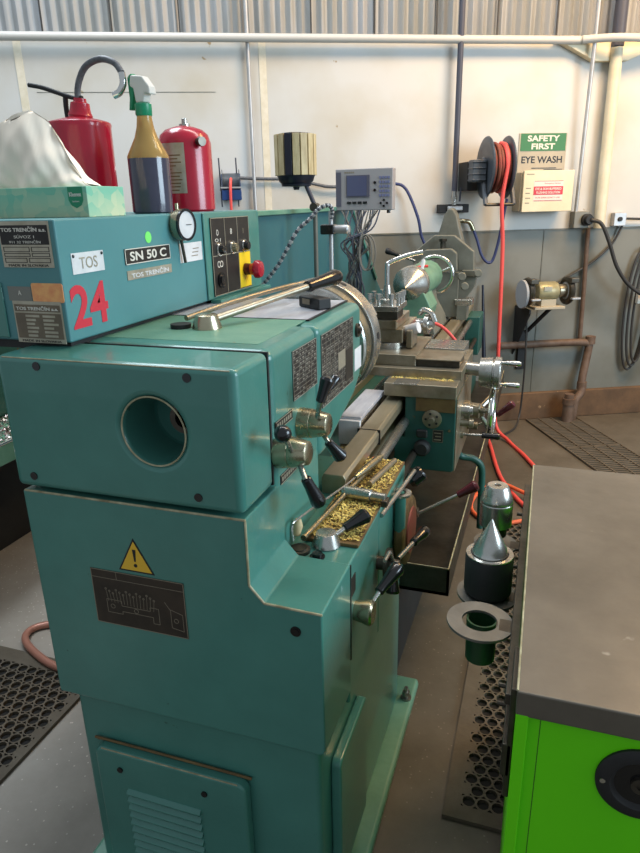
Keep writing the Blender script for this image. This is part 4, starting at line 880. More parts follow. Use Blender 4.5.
for i in range(N_): lab.b.faces.new((vs0[i], vs0[i + 1], vs1[i + 1], vs1[i]))
lb = lab.build('paper_label', 'plate_alu', o)
g = G(); rr = random.Random(5)
for k in range(11):
    z = z0 + 0.006 + k * 0.0082
    a0 = math.radians(-120); a1 = math.radians(-120 + rr.uniform(25, 50)); n = 8
    A = [g.b.verts.new((EX + math.cos(a0 + (a1 - a0) * i / n) * 0.0679, EY + math.sin(a0 + (a1 - a0) * i / n) * 0.0679, z)) for i in range(n + 1)]
    B = [g.b.verts.new((v.co.x, v.co.y, z + 0.0028)) for v in A]
    for i in range(n): g.b.faces.new((A[i], A[i + 1], B[i + 1], B[i]))
g.build('label_lines', 'rustbrown', lb)
# canister behind
o = thing('dark_case', 'dark squared case standing between the larger extinguisher and spray bottle', 'case', (-1.03, 1.66, T))
g = G(); g.box(-1.075, -0.985, 1.61, 1.70, T, T + 0.045); g.build('case_body', 'navy', o, bevel=0.003)
o = thing('chuck_ring', 'round steel ring with scale standing on the dark squared case', 'ring', (-1.03, 1.66, T + 0.045))
G().lathe((-1.055, 1.655, T + 0.045 + 0.036), (1, -0.35, 0), [(0, 0.018), (0, 0.036), (0.035, 0.036), (0.035, 0.030), (0.055, 0.030), (0.055, 0.018)], 36, closed=True).build('ring_body', 'steel', o)
# spray bottle
BX, BY = -0.878, 1.40
o = thing('spray_bottle', 'amber spray bottle half full of dark liquid with green and white trigger', 'spray bottle', (BX, BY, T))
M['amber_low'] = mat('stained bottle plastic', (66, 64, 80), 0.15, c2=(54, 54, 70), scale=8, coat=0.4)
G().lathe((BX, BY, T), (0, 0, 1), [(0, 0.040), (0.003, 0.0455), (0.04, 0.0462), (0.110, 0.0465), (0.118, 0.0465)], 40).build('filled_bottle_part', 'amber_low', o)
G().lathe((BX, BY, T + 0.118), (0, 0, 1), [(0, 0.0465), (0.006, 0.046), (0.025, 0.036), (0.045, 0.0255), (0.065, 0.0195), (0.085, 0.0165), (0.088, 0.0165)], 40).build('clear_bottle_part', 'amber', o)
G().lathe((BX, BY, T + 0.206), (0, 0, 1), [(0, 0.0165), (0.003, 0.0185), (0.024, 0.0185), (0.027, 0.013)], 28).build('screw_cap', 'sprayg', o)
fr = Fr((BX, BY, T), (0.96, -0.28, 0), (0, 0, 1))
g = G(); g.prism(fr, [(-0.012, 0.232), (-0.016, 0.262), (-0.028, 0.268), (-0.022, 0.290), (0.014, 0.284), (0.034, 0.262), (0.036, 0.246), (0.020, 0.250), (0.013, 0.232)], -0.011, 0.011); g.build('trigger_head', 'sprayw', o, bevel=0.004)
g = G(); g.prism(fr, [(-0.036, 0.287), (-0.022, 0.294), (-0.016, 0.270), (-0.022, 0.245), (-0.030, 0.222), (-0.040, 0.220), (-0.034, 0.245)], -0.008, 0.008); g.build('trigger', 'sprayg', o, bevel=0.003)

# ------------------------------------------------------------------ readout, lamp and coolant hose above the bed
DY = 2.9
o = thing('digital_readout', 'grey digital readout box with small screen and keypad on a thin post', 'readout', (-0.80, DY + 0.03, 0.72))
fr = FF(DY)
g = G(); g.fbox(fr, -0.898, -0.645, 1.418, 1.588, -0.06, 0.0); g.build('housing', 'dro', o, bevel=0.004)
g = G(); g.fbox(fr, -0.896, -0.873, 1.435, 1.575, 0, 0.002); g.build('side_strip', 'dro_d', o)
s = G().fbox(fr, -0.849, -0.746, 1.472, 1.562, 0, 0.003).build('screen_bezel', 'dro_d', o)
G().fbox(fr, -0.845, -0.758, 1.478, 1.558, 0.003, 0.0045).build('screen', 'screen', s)
for k in range(4): G().fbox(fr, -0.846 + k * 0.024, -0.829 + k * 0.024, 1.445, 1.455, 0, 0.003).build('soft_key', 'black', o)
for rr_ in range(5):
    for cc_ in range(4): G().fbox(fr, -0.703 + cc_ * 0.012, -0.694 + cc_ * 0.012, 1.545 - rr_ * 0.018, 1.555 - rr_ * 0.018, 0, 0.003).build('key', 'key', o)
for z in (1.53, 1.50): G().cyl(fr.p(-0.722, z, 0), fr.p(-0.722, z, 0.004), 0.006, seg=12).build('axis_key', 'black', o)
for a in range(4): G().cyl(fr.p(-0.682 + 0.014 * math.cos(a * PI / 2), 1.447 + 0.012 * math.sin(a * PI / 2), 0), fr.p(-0.682 + 0.014 * math.cos(a * PI / 2), 1.447 + 0.012 * math.sin(a * PI / 2), 0.004), 0.005, seg=10).build('arrow_key', 'black', o)
g = G()
for k in range(5): g.fbox(fr, -0.857 + k * 0.009, -0.850 + k * 0.009, 1.570, 1.576, 0, 0.0006)
g.build('readout_marking', 'ink_dim', o)
G().cyl((-0.80, DY + 0.03, 0.70), (-0.80, DY + 0.03, 1.42), 0.013, seg=18).build('post', 'pipe_dark', o)
G().cyl((-0.668, DY + 0.03, 1.405), (-0.668, DY + 0.03, 1.42), 0.008, seg=14).build('foot_knob', 'black', o)
cb = thing('cable_bundle', 'bundle of thin grey and black cables hanging below the readout box', 'cables', (-0.80, DY - 0.04, 0.72))
r = random.Random(21)
for k in range(18):
    x0 = -0.87 + 0.010 * k; y0 = DY + 0.0; xm = -0.80 + r.uniform(-0.07, 0.07)
    pts = [(x0, y0, 1.417), (x0 * 0.5 - 0.4 + r.uniform(-0.03, 0.03), y0 - 0.03, 1.34), (xm, y0 - 0.05, 1.27 + r.uniform(-0.02, 0.02)), (-0.80 + r.uniform(-0.022, 0.022), y0 - 0.06, 1.20), (-0.80 + r.uniform(-0.045, 0.045), y0 - 0.06, 1.10), (-0.80 + r.uniform(-0.07, 0.07), y0 - 0.05, 0.95), (-0.80 + r.uniform(-0.09, 0.09), y0 - 0.04, 0.73)]
    G().tube(pts, 0.0034, 6).build('cable', ('cable_grey', 'cable', 'pipe_dark')[k % 3], cb)
for k, (rx, dx) in enumerate(((0.028, 0.0), (0.036, 0.008), (0.022, -0.004))):
    pts = [(-0.745 + dx + rx * math.cos(2 * PI * i / 20), DY - 0.07 + 0.004 * k, 1.245 + 0.075 * math.sin(2 * PI * i / 20)) for i in range(21)]
    G().tube(pts, 0.0032, 6, 1).build('cable_loop', 'cable_grey', cb)
LX, LY = -0.875, 2.35
o = thing('machine_lamp', 'drum shaped lamp of tan and black vertical slats on a jointed arm', 'lamp', (-0.80, LY, 0.72))
cz = 1.545
g = G(); g.lathe((LX, LY, 1.518), (-0.02, 0.05, 1), [(0, 0.050), (0.012, 0.062), (0.030, 0.068), (0.164, 0.068), (0.166, 0.02)], 24); g.build('lamp_core', 'navy', o)
for k in range(16):
    a = 2 * PI * k / 16; c_, s_ = math.cos(a), math.sin(a); f_ = Fr((LX + c_ * 0.069, LY + s_ * 0.069, 0), (-s_, c_, 0), (0, 0, 1))
    if f_.n.dot(V(c_, s_, 0)) < 0: f_ = Fr(f_.o, (s_, -c_, 0), (0, 0, 1))
    g = G(); g.fbox(f_, -0.0122, 0.0122, 1.548, 1.682, -0.003, 0.005); g.build('lamp_slat', 'navy' if k == 12 else 'tan', o, bevel=0.001)
g = G()
G().lathe((LX, LY, 1.500), (0, 0, 1), [(0, 0.01), (0.01, 0.012), (0.012, 0.052), (0.02, 0.054)], 28).build('lamp_base', 'navy', o)
G().cyl((LX + 0.035, LY, 1.52), (-0.806, LY, 1.445), 0.008, seg=14).build('lamp_arm', 'pipe_dark', o)
G().lathe((-0.806, LY - 0.018, 1.44), (0, 1, 0), [(0, 0.015), (0.036, 0.015)], 20).build('arm_joint', 'steel_dark', o)
G().cyl((-0.806, LY, 1.44), (-0.806, LY, 0.72), 0.008, seg=14).build('lamp_post', 'cast', o)
G().box(-0.84, -0.775, LY - 0.03, LY + 0.03, 0.70, 0.735).build('post_foot', 'steel_dark', o)

# segmented coolant hose on a stand
o = thing('coolant_hose', 'segmented black and white coolant hose arching out from its slim steel stand', 'hose', (-0.61, 2.06, 0.947))
G().cyl((-0.655, 2.06, 0.96), (-0.655, 2.06, 1.43), 0.007, seg=12).build('stand_rod', 'galv', o)
g = G(); g.box(-0.68, -0.60, 2.03, 2.09, 0.947, 0.975); g.build('stand_foot', 'steel_dark', o, bevel=0.003)
g = G(); g.box(-0.685, -0.640, 2.04, 2.08, 1.36, 1.39); g.build('stand_clamp', 'black', o, bevel=0.004)
G().lathe((-0.645, 2.06, 1.375), (1, 0, 0), [(0, 0.013), (0.045, 0.014), (0.05, 0.01)], 18).build('stand_valve', 'galv', o)
P = [V(-0.655, 2.06, 1.40), V(-0.648, 2.055, 1.43), V(-0.655, 2.04, 1.447), V(-0.68, 2.02, 1.438), V(-0.705, 2.01, 1.41), V(-0.745, 2.0, 1.375), V(-0.775, 1.99, 1.325), V(-0.80, 1.98, 1.28), V(-0.83, 1.97, 1.24), V(-0.855, 1.96, 1.21)]
seg_pts = []
Q = [P[0] * 2 - P[1]] + P + [P[-1] * 2 - P[-2]]
for i in range(1, len(Q) - 2):
    for k in range(5):
        t = k / 5; a, b, c, d = Q[i - 1], Q[i], Q[i + 1], Q[i + 2]
        seg_pts.append(0.5 * ((2 * b) + (c - a) * t + (2 * a - 5 * b + 4 * c - d) * t * t + (3 * b - a - 3 * c + d) * t ** 3))
seg_pts.append(P[-1])
for i in range(len(seg_pts) - 1):
    a = seg_pts[i]; b = seg_pts[i + 1]; L = (b - a).length
    G().lathe(a, b - a, [(0, 0.004), (0.001, 0.0068), (L * 0.6, 0.0068), (L * 0.65, 0.0045), (L * 1.02, 0.0045)], 12).build('hose_segment', 'reelgrey' if i % 2 else 'galv', o)
G().cyl(P[-1], P[-1] + V(-0.012, -0.003, -0.02), 0.006, 0.004).build('hose_tip', 'redplastic', o)

# ------------------------------------------------------------------ wall fittings
def wt(pts): return [WALL.p(*p) for p in pts]
def wtube(name, pts, r, m, label, cat, sub=6, group=None, seg=12):
    P_ = wt(pts); e = G().tube(P_, r, seg, sub).build(name, m, loc=P_[-1]); return tag(e, label, cat, group)
wtube('conduit_pipe', [(-5.4, 2.306, 0.06), (-1.5, 2.306, 0.06), (0.0, 2.306, 0.06), (0.12, 2.306, 0.075), (0.27, 2.304, 0.14), (0.42, 2.302, 0.15), (0.7, 2.306, 0.10), (1.2, 2.306, 0.06), (4.4, 2.306, 0.06)], 0.022, 'pipe_grey', 'long horizontal grey pipe running along the top of the painted wall', 'pipe')
o = thing('column_bracket', 'cream triangular plate behind the pipe at the top right of the wall', 'bracket', WALL.p(0.33, 2.2, 0.0))
g = G(); g.prism(WALL, [(-0.02, 2.31), (0.68, 2.31), (0.43, 2.205), (0.22, 2.20)], 0.001, 0.05); g.build('bracket_plate', 'cream', o, bevel=0.003)
wtube('drain_downpipe', [(0.344, 2.27, 0.06), (0.352, 1.6, 0.06), (0.356, 1.262, 0.06)], 0.034, 'pipe_w', 'thick cream vertical pipe on the right of the wall, bigger than its neighbours', 'pipe', 1, seg=20)
wtube('roof_pipe', [(0.344, 2.275, 0.06), (0.338, 3.6, 0.06)], 0.036, 'pipe_dark', 'dark vertical pipe above the thick cream pipe in front of the cladding', 'pipe', 1, seg=20)
wtube('thin_conduit', [(0.19, 3.6, 0.09), (0.186, 2.25, 0.09), (0.20, 1.36, 0.04)], 0.012, 'galv', 'thin vertical conduit dropping to the grey junction box beside the eye wash box', 'conduit', 1)
wtube('air_drop_pipe', [(-0.60, 3.6, 0.06), (-0.60, 1.62, 0.06), (-0.60, 1.50, 0.06)], 0.017, 'pipe_dark', 'dark vertical pipe dropping down the wall behind the end of the lathe', 'pipe', 1)
wtube('thin_conduit', [(-1.80, 3.6, 0.03), (-1.80, 2.34, 0.03), (-1.80, 1.0, 0.03)], 0.011, 'galv', 'thin vertical conduit left of the slatted lamp', 'conduit', 1)
wtube('wall_cable', [(-1.885, 1.597, 0.03), (-1.75, 1.590, 0.025), (-1.55, 1.583, 0.025), (-1.44, 1.555, 0.03), (-1.32, 1.538, 0.03), (-1.05, 1.55, 0.03), (-0.98, 1.555, 0.03)], 0.009, 'hose_dark', 'dark air hose running level along the wall behind the slatted lamp', 'hose')
wtube('air_hose', [(-0.98, 1.555, 0.03), (-0.90, 1.52, 0.05), (-0.83, 1.36, 0.08), (-0.80, 1.24, 0.08), (-0.74, 1.14, 0.08), (-0.66, 1.09, 0.08)], 0.009, 'cable_blue', 'blue hose drooping from the readout box towards the tailstock', 'hose')
# bracket and filter at the foot of the air drop
o = thing('air_filter_bracket', 'black bar bracket with fittings at the foot of the dark air pipe', 'bracket', WALL.p(-0.60, 1.37, 0))
g = G(); g.fbox(WALL, -0.69, -0.50, 1.375, 1.425, 0.0, 0.05); g.build('bracket_bar', 'black_matte', o, bevel=0.004)
g = G(); g.fbox(WALL, -0.64, -0.545, 1.388, 1.415, 0.05, 0.07); g.build('filter_body', 'galv', o, bevel=0.006)
G().lathe(WALL.p(-0.60, 1.42, 0.06), (0, 0, 1), [(0, 0.013), (0.03, 0.013), (0.03, 0.018), (0.055, 0.018), (0.055, 0.014), (0.09, 0.014)], 14).build('pipe_coupling', 'steel', o)
G().cyl(WALL.p(-0.565, 1.44, 0.06), WALL.p(-0.560, 1.52, 0.06), 0.006).build('valve_handle', 'pipe_dark', o)
o = thing('hose_coupling', 'brass and steel coupling beside the black bar bracket', 'coupling', WALL.p(-0.50, 1.32, 0.03))
G().tube(wt([(-0.56, 1.325, 0.03), (-0.52, 1.325, 0.05), (-0.49, 1.315, 0.05), (-0.465, 1.27, 0.05)]), 0.014, 12).build('coupling_elbow', 'brass', o)
wtube('air_hose', [(-0.465, 1.275, 0.05), (-0.44, 1.21, 0.06), (-0.41, 1.12, 0.07), (-0.37, 1.075, 0.07), (-0.335, 1.09, 0.07), (-0.31, 1.20, 0.08), (-0.295, 1.36, 0.10), (-0.29, 1.45, 0.12)], 0.009, 'cable_blue', 'dark blue hose looping from the brass coupling up to the big black reel', 'hose')
# tapered casting behind the steady rest
o = thing('tapered_cover', 'grey tapered metal cover rising behind the steady rest', 'cover', (-0.53, 3.9, 0.7))
g = G(); A = [(-0.60, 1.20), (-0.47, 1.20), (-0.495, 1.33), (-0.515, 1.40), (-0.535, 1.415), (-0.555, 1.38), (-0.585, 1.28)]
g.prism(FF(3.86), [(-0.62, 0.70), (-0.44, 0.70)] + [(-0.445, 1.20), (-0.475, 1.30), (-0.492, 1.37), (-0.515, 1.408), (-0.54, 1.408), (-0.565, 1.37), (-0.59, 1.28), (-0.61, 1.20)], -0.09, 0.0); g.build('cover_shell', 'cast', o, bevel=0.012, bseg=3)

# blue reel on the left
o = thing('hose_reel', 'small blue hose reel on the left wall beside the red extinguishers', 'hose reel', WALL.p(-1.93, 1.48, 0))
ax = WT
for s_ in (-1.985, -1.890):
    G().lathe(WALL.p(s_, 1.565, 0.11), ax, [(0, 0.075), (0.004, 0.075)], 28).build('reel_disc', 'reelgrey', o)
    G().cyl(WALL.p(s_ - 0.008, 1.44, 0.10), WALL.p(s_ - 0.012, 1.70, 0.13), 0.004).build('reel_frame_bar', 'pipe_dark', o)
G().cyl(WALL.p(-1.985, 1.565, 0.11), WALL.p(-1.89, 1.565, 0.11), 0.055, seg=24).build('reel_drum', 'reelgrey', o)
g = G(); g.fbox(WALL, -1.99, -1.88, 1.475, 1.53, 0.0, 0.19); g.build('reel_base', 'reelblue', o, bevel=0.004)
g = G(); g.fbox(WALL, -1.995, -1.88, 1.538, 1.546, 0.185, 0.195); g.build('hose_guide', 'galv', o)
g = G(); g.fbox(WALL, -1.99, -1.88, 1.53, 1.62, 0.0, 0.03); g.build('reel_back', 'reelblue', o)
wtube('air_hose', [(-1.935, 1.59, 0.17), (-1.94, 1.55, 0.2), (-1.943, 1.45, 0.2), (-1.945, 1.2, 0.18), (-1.945, 0.9, 0.15)], 0.008, 'hose_red', 'short red hose hanging from the small blue reel', 'hose')

# big black reel
RC = WALL.p(-0.412, 1.62, 0.22); rd = V(math.cos(math.radians(23)), math.sin(math.radians(23)), 0)
o = thing('hose_reel', 'large black hose reel high on the wall with red hose, left of the safety sign', 'hose reel', WALL.p(-0.40, 1.45, 0))
def RP(h): return RC + rd * h
for h in (-0.068, 0.052):
    G().lathe(RP(h), rd, [(0, 0.04), (0.004, 0.13), (0.0, 0.162), (0.003, 0.168), (0.009, 0.171), (0.012, 0.166), (0.008, 0.13), (0.012, 0.03)], 48).build('reel_disc', 'reelgrey', o)
G().cyl(RP(-0.06), RP(0.055), 0.10, seg=36).build('reel_drum', 'black_matte', o)
for k in range(5):
    G().torus(RP(-0.040 + k * 0.021), rd, 0.120 + 0.010 * (k % 2), 0.0100, 44, 8).build('wound_hose', 'hose_red' if k == 3 else 'red_dull', o)
out = WALL.n
g = G(); g.fbox(WALL, -0.56, -0.53, 1.50, 1.66, 0.0, 0.16); g.fbox(WALL, -0.56, -0.40, 1.50, 1.66, 0.0, 0.012); g.build('wall_plate', 'black_matte', o, bevel=0.003)
fb = Fr(RP(-0.085), -rd, (0, 0, 1))
fb = Fr(RP(-0.10) + out * 0.02, rd, (0, 0, 1))
g = G(); g.fbox(fb, -0.055, 0.025, -0.075, 0.045, -0.045, 0.045); g.build('spring_case', 'reelgrey', o, bevel=0.006)
for k in range(4):
    g = G(); g.fbox(fb, -0.058, 0.022, -0.068 + k * 0.032, -0.060 + k * 0.032, -0.048, 0.050); g.build('case_rib', 'reelgrey', o, bevel=0.003)
for h, m_ in ((-0.085, 0.05), (0.078, 0.05)):
    a = RP(h) + V(0, 0, -0.02) + out * 0.02; b = RP(h) + V(0, 0, -0.20) + out * 0.10
    G().tube([a, (a + b) / 2, b], 0.013, 8, 1).build('swing_arm', 'reelgrey', o)
G().lathe(RP(-0.078), -rd, [(0, 0.06), (0.01, 0.055)], 24).build('hub_cap', 'reelgrey', o)
a = RP(-0.085) + V(0, 0, -0.20) + out * 0.10; b = RP(0.078) + V(0, 0, -0.20) + out * 0.10
G().cyl(a, b, 0.009).build('roller_bar', 'steel_dark', o)
# long red hose from the reel
hp = [RP(0.02) + V(0, 0, 0.132), RP(0.024) + V(0, 0, 0.11) + out * 0.075, RP(0.02) + out * 0.13 + V(0, 0, 0.02), RP(0.0) + out * 0.125 + V(0, 0, -0.18), WALL.p(-0.385, 1.20, 0.33), WALL.p(-0.375, 0.9, 0.33), WALL.p(-0.365, 0.5, 0.33), V(-0.225, 4.12, 0.10), V(-0.13, 4.02, 0.014), V(-0.03, 3.80, 0.012), V(0.04, 3.62, 0.012), V(0.16, 3.35, 0.012), V(0.4, 3.1, 0.012)]
tag(G().tube(hp, 0.0115, 12, 8).build('air_hose', 'hose_red', loc=hp[-1]), 'long red hose dropping from the large black reel and running right under the bench', 'hose')
hp = [V(-0.33, 4.30, 0.012), V(-0.30, 4.20, 0.012), V(-0.236, 3.927, 0.012), V(-0.18, 3.62, 0.012), V(-0.129, 3.398, 0.012), V(-0.051, 3.196, 0.012), V(0.036, 3.044, 0.012), V(0.2, 2.85, 0.012)]
tag(G().tube(hp, 0.0115, 12, 8).build('air_hose', 'hose_red', loc=hp[-1]), 'second red hose strand lying on the floor, left of the one from the reel', 'hose')
hp = [V(0.20, 3.10, 0.036), V(0.023, 3.181, 0.036), V(-0.132, 3.289, 0.036), V(-0.225, 3.20, 0.02), V(-0.255, 3.041, 0.012), V(-0.208, 2.918, 0.012), V(-0.103, 2.873, 0.012), V(0.053, 2.929, 0.03), V(0.22, 2.95, 0.04)]
tag(G().tube(hp, 0.010, 12, 8).build('air_hose', 'hose_orange', loc=hp[0]), 'orange hose loop curling on the floor behind the tool holders', 'hose')
hp = [V(-0.46, 2.42, 1.025), V(-0.42, 2.42, 1.03), V(-0.35, 2.42, 1.015), V(-0.29, 2.44, 0.95), V(-0.262, 2.46, 0.885)]
tag(G().tube(hp, 0.006, 12, 8).build('coolant_line', 'hose_red', loc=hp[-1]), 'short red hose curving over the lathe cross slide', 'hose')

# safety sign and eye wash box
o = thing('safety_sign', 'green and grey wall sign reading safety first, eye wash', 'sign', WALL.p(-0.02, 1.60, 0))
g = G(); g.fbox(WALL, -0.190, 0.115, 1.600, 1.822, 0.0, 0.006); g.build('sign_board', 'signgrey', o, bevel=0.001)
g = G(); g.fbox(WALL, -0.180, 0.108, 1.722, 1.820, 0.006, 0.008); g.build('sign_header', 'signgreen', o)
text('sign_lettering', 'SAFETY', shift(WALL, -0.035, 1.792, 0.008), 0.205, 0.034, 'ink_white', o, bold=0.03)
text('sign_lettering', 'FIRST', shift(WALL, -0.035, 1.747, 0.008), 0.150, 0.034, 'ink_white', o, bold=0.03)
text('sign_lettering', 'EYE WASH', shift(WALL, -0.037, 1.672, 0.006), 0.262, 0.040, 'ink_black', o, bold=0.025)
g = G(); g.fbox(WALL, -0.10, 0.06, 1.622, 1.626, 0.006, 0.008); g.fbox(WALL, -0.02, 0.10, 1.614, 1.617, 0.006, 0.008); g.build('sign_rule', 'ink_black', o)
o = thing('eye_wash_box', 'cream wall box with a red and white eye wash label below the sign', 'box', WALL.p(0.0, 1.36, 0))
E1 = -0.225; 
g = G(); g.fbox(WALL, -0.205, 0.11, 1.375, 1.598, 0.0, 0.105); g.build('box_body', 'signgrey', o, bevel=0.004)
g = G(); g.fbox(WALL, -0.195, 0.125, 1.370, 1.606, 0.105, 0.125); g.build('box_lid', 'cream', o, bevel=0.004)
W2 = shift(WALL, 0, 0, 0.125)
g = G(); g.fbox(W2, -0.128, 0.058, 1.432, 1.548, 0, 0.001); lb = g.build('box_label', 'ink_white', o)
g = G(); g.fbox(W2, -0.128, 0.058, 1.468, 1.516, 0.001, 0.002); g.fbox(W2, -0.124, 0.056, 1.545, 1.5475, 0.001, 0.002); g.fbox(W2, -0.124, 0.056, 1.434, 1.4365, 0.001, 0.002)
g.build('label_band', 'ink_red', lb)
text('label_lettering', 'EYE & SKIN BUFFERED', shift(W2, -0.035, 1.502, 0.002), 0.165, 0.014, 'ink_white', o, bold=0.02)
text('label_lettering', 'FLUSHING SOLUTION', shift(W2, -0.035, 1.481, 0.002), 0.150, 0.014, 'ink_white', o, bold=0.02)
text('label_lettering', 'Emergency Station', shift(W2, -0.01, 1.532, 0.001), 0.10, 0.009, 'ink_red', o)
text('label_lettering', 'FOR EMERGENCY USE', shift(W2, -0.035, 1.452, 0.001), 0.155, 0.008, 'ink_red', o)
g = G()
for k in range(4): g.fbox(W2, -0.178, -0.150 + 0.004 * (k % 2), 1.42 + 0.028 * k, 1.425 + 0.028 * k, 0, 0.0008)
g.fbox(W2, -0.178, -0.13, 1.584, 1.588, 0, 0.0008)
g.build('box_print', 'ink_dim', o)

# sockets
o = thing('junction_box', 'grey junction box with a plug, right of the eye wash box', 'junction box', WALL.p(0.25, 1.27, 0))
g = G(); g.fbox(WALL, 0.185, 0.285, 1.265, 1.365, 0.0, 0.06); g.build('box_body', 'socket', o, bevel=0.004)
G().lathe(WALL.p(0.265, 1.315, 0.06), WALL.n, [(0, 0.036), (0.02, 0.036), (0.022, 0.028), (0.05, 0.026)], 26).build('plug', 'black_matte', o)
o = thing('wall_switch', 'small grey switch box near the right edge above the grey dado', 'switch box', WALL.p(0.50, 1.27, 0))
g = G(); g.fbox(WALL, 0.462, 0.545, 1.270, 1.352, 0.0, 0.045); g.build('box_body', 'galv', o, bevel=0.004)
G().cyl(WALL.p(0.50, 1.312, 0.045), WALL.p(0.50, 1.312, 0.055), 0.014, seg=16).build('toggle', 'black_matte', o)
wtube('power_cable', [(0.27, 1.315, 0.11), (0.33, 1.29, 0.13), (0.39, 1.18, 0.14), (0.46, 1.03, 0.14), (0.56, 0.91, 0.14), (0.70, 0.83, 0.14), (0.9, 0.80, 0.12)], 0.012, 'cable', 'thick dark power cable swooping right from the junction box plug', 'cable')
wtube('power_cable', [(0.53, 1.27, 0.03), (0.48, 1.16, 0.02), (0.36, 1.05, 0.02), (0.20, 0.96, 0.02), (0.10, 0.90, 0.03)], 0.007, 'cable', 'thinner cable sloping from the switch box down to the bench grinder', 'cable')
wtube('wall_cable', [(0.54, 1.315, 0.03), (0.68, 1.31, 0.03), (0.9, 1.315, 0.03)], 0.007, 'cable', 'short level cable leaving the small switch box to the right', 'cable')
wtube('thin_conduit', [(0.30, 1.262, 0.03), (0.315, 0.9, 0.03), (0.325, 0.55, 0.03)], 0.014, 'pipe_rust', 'dark vertical pipe below the grey junction box on the grey wall', 'pipe', 1)
o = thing('coiled_cable', 'coils of dark cable hanging at the right edge of the grey wall', 'cable', WALL.p(0.70, 0.32, 0.0))
for k in range(3):
    pts = []
    for i in range(29):
        a = 2 * PI * i / 28; pts.append(WALL.p(0.69 + 0.012 * k + (0.075 - 0.010 * k) * math.cos(a), 0.72 + (0.40 - 0.03 * k) * math.sin(a), 0.04 + 0.016 * k))
    G().tube(pts, 0.008, 8, 1).build('cable_loop', 'cable', o)
G().cyl(WALL.p(0.70, 1.13, 0.0), WALL.p(0.70, 1.13, 0.11), 0.008).build('wall_hook', 'steel_dark', o)
g = G(); g.fbox(WALL, 0.655, 0.70, 0.78, 0.86, 0.08, 0.11); g.build('cable_plug', 'sprayw', o, bevel=0.005)
# rusty pipework
o = thing('rusty_drain_pipe', 'rusty pipe crossing the grey wall and dropping to the floor below the grinder', 'pipe', WALL.p(0.3, 0.0, 0.1))
G().tube(wt([(-0.245, 0.535, 0.06), (0.2, 0.535, 0.06), (0.34, 0.53, 0.06), (0.375, 0.515, 0.06), (0.375, 0.46, 0.06)]), 0.024, 16, 4).build('level_pipe', 'pipe_rust', o)
G().tube(wt([(0.385, 0.565, 0.06), (0.375, 0.45, 0.06), (0.345, 0.28, 0.08), (0.34, 0.20, 0.10), (0.29, 0.14, 0.12), (0.28, 0.0, 0.12)]), 0.026, 16, 4).build('drop_pipe', 'pipe_rust', o)
for s_, z, c in ((0.385, 0.55, 0.06), (0.345, 0.245, 0.085)): G().lathe(WALL.p(s_, z - 0.03, c), (0, 0, 1), [(0, 0.032), (0.05, 0.032)], 18).build('pipe_fitting', 'pipe_rust', o)
G().lathe(WALL.p(0.235, 0.0, 0.14), (0, 0, 1), [(0, 0.036), (0.13, 0.036), (0.13, 0.042), (0.17, 0.042), (0.17, 0.03), (0.20, 0.03)], 20).build('floor_trap', 'pipe_rust', o)
# bench grinder on its bracket
o = thing('bench_grinder', 'bench grinder with grey stone wheel on a black wall bracket', 'grinder', WALL.p(0.0, 0.70, 0.0))
GC = 0.17; GZ = 0.895
def WG(s_, z, c): return WALL.p(s_, z, c)
G().lathe(WG(-0.085, GZ, GC), WT, [(0, 0.035), (0.008, 0.052), (0.022, 0.060), (0.125, 0.060), (0.14, 0.052), (0.15, 0.035)], 32).build('motor_housing', 'olive', o)
G().fbox(WALL, -0.06, 0.04, GZ - 0.09, GZ - 0.045, GC - 0.04, GC + 0.045).build('motor_foot', 'signgrey', o, bevel=0.004)
G().fbox(WALL, -0.11, 0.09, GZ - 0.105, GZ - 0.088, GC - 0.06, GC + 0.07).build('mounting_plate', 'signgrey', o, bevel=0.003)
G().fbox(WALL, -0.055, -0.005, GZ + 0.01, GZ + 0.035, GC + 0.055, GC + 0.064).build('rating_label', 'plate_alu', o)
for s_ in (-0.135, 0.125):
    G().torus(WG(s_, GZ, GC), WT, 0.070, 0.020, 34, 8).build('wheel_guard', 'steel_dark', o)
    G().lathe(WG(s_ - 0.012, GZ, GC), WT, [(0, 0.068), (0.024, 0.068)], 30).build('grinding_wheel', 'stone', o)
    G().fbox(WALL, s_ - 0.020, s_ + 0.032, GZ + 0.055, GZ + 0.085, GC + 0.02, GC + 0.085).build('spark_shield', 'steel_dark', o, bevel=0.004)
    G().fbox(WALL, s_ - 0.01, s_ + 0.045, GZ - 0.045, GZ - 0.034, GC + 0.055, GC + 0.10).build('tool_rest', 'galv', o, bevel=0.002)
G().lathe(WG(-0.180, GZ - 0.012, GC + 0.01), WT, [(0, 0.086), (0.014, 0.088), (0.016, 0.03), (0.02, 0.028)], 36).build('side_stone', 'stone', o)
G().cyl(WG(0.065, GZ, GC), WG(0.115, GZ, GC), 0.042, seg=24).build('side_cover', 'steel_brown', o)
g = G(); g.prism(Fr(WALL.p(-0.130, 0, 0), WALL.n * -1, (0, 0, 1)), [(0, 0.46), (0.0, GZ - 0.105), (-0.22, GZ - 0.105), (-0.22, GZ - 0.13)], -0.004, 0.006); g.build('bracket_plate', 'black_matte', o)
G().cyl(WG(0.03, GZ - 0.105, GC), WG(-0.05, 0.62, 0.03), 0.013).build('bracket_strut', 'black_matte', o)
G().fbox(WALL, -0.10, -0.04, 0.36, 0.62, 0.0, 0.022).build('wall_strap', 'black_matte', o, bevel=0.003)
wtube('hanging_cord', [(-0.105, 0.76, 0.12), (-0.10, 0.5, 0.14), (-0.09, 0.25, 0.12), (-0.10, 0.06, 0.12), (-0.2, 0.012, 0.25), (-0.45, 0.01, 0.42)], 0.006, 'cable', 'thin dark cord hanging from the bench grinder to the floor', 'cord')
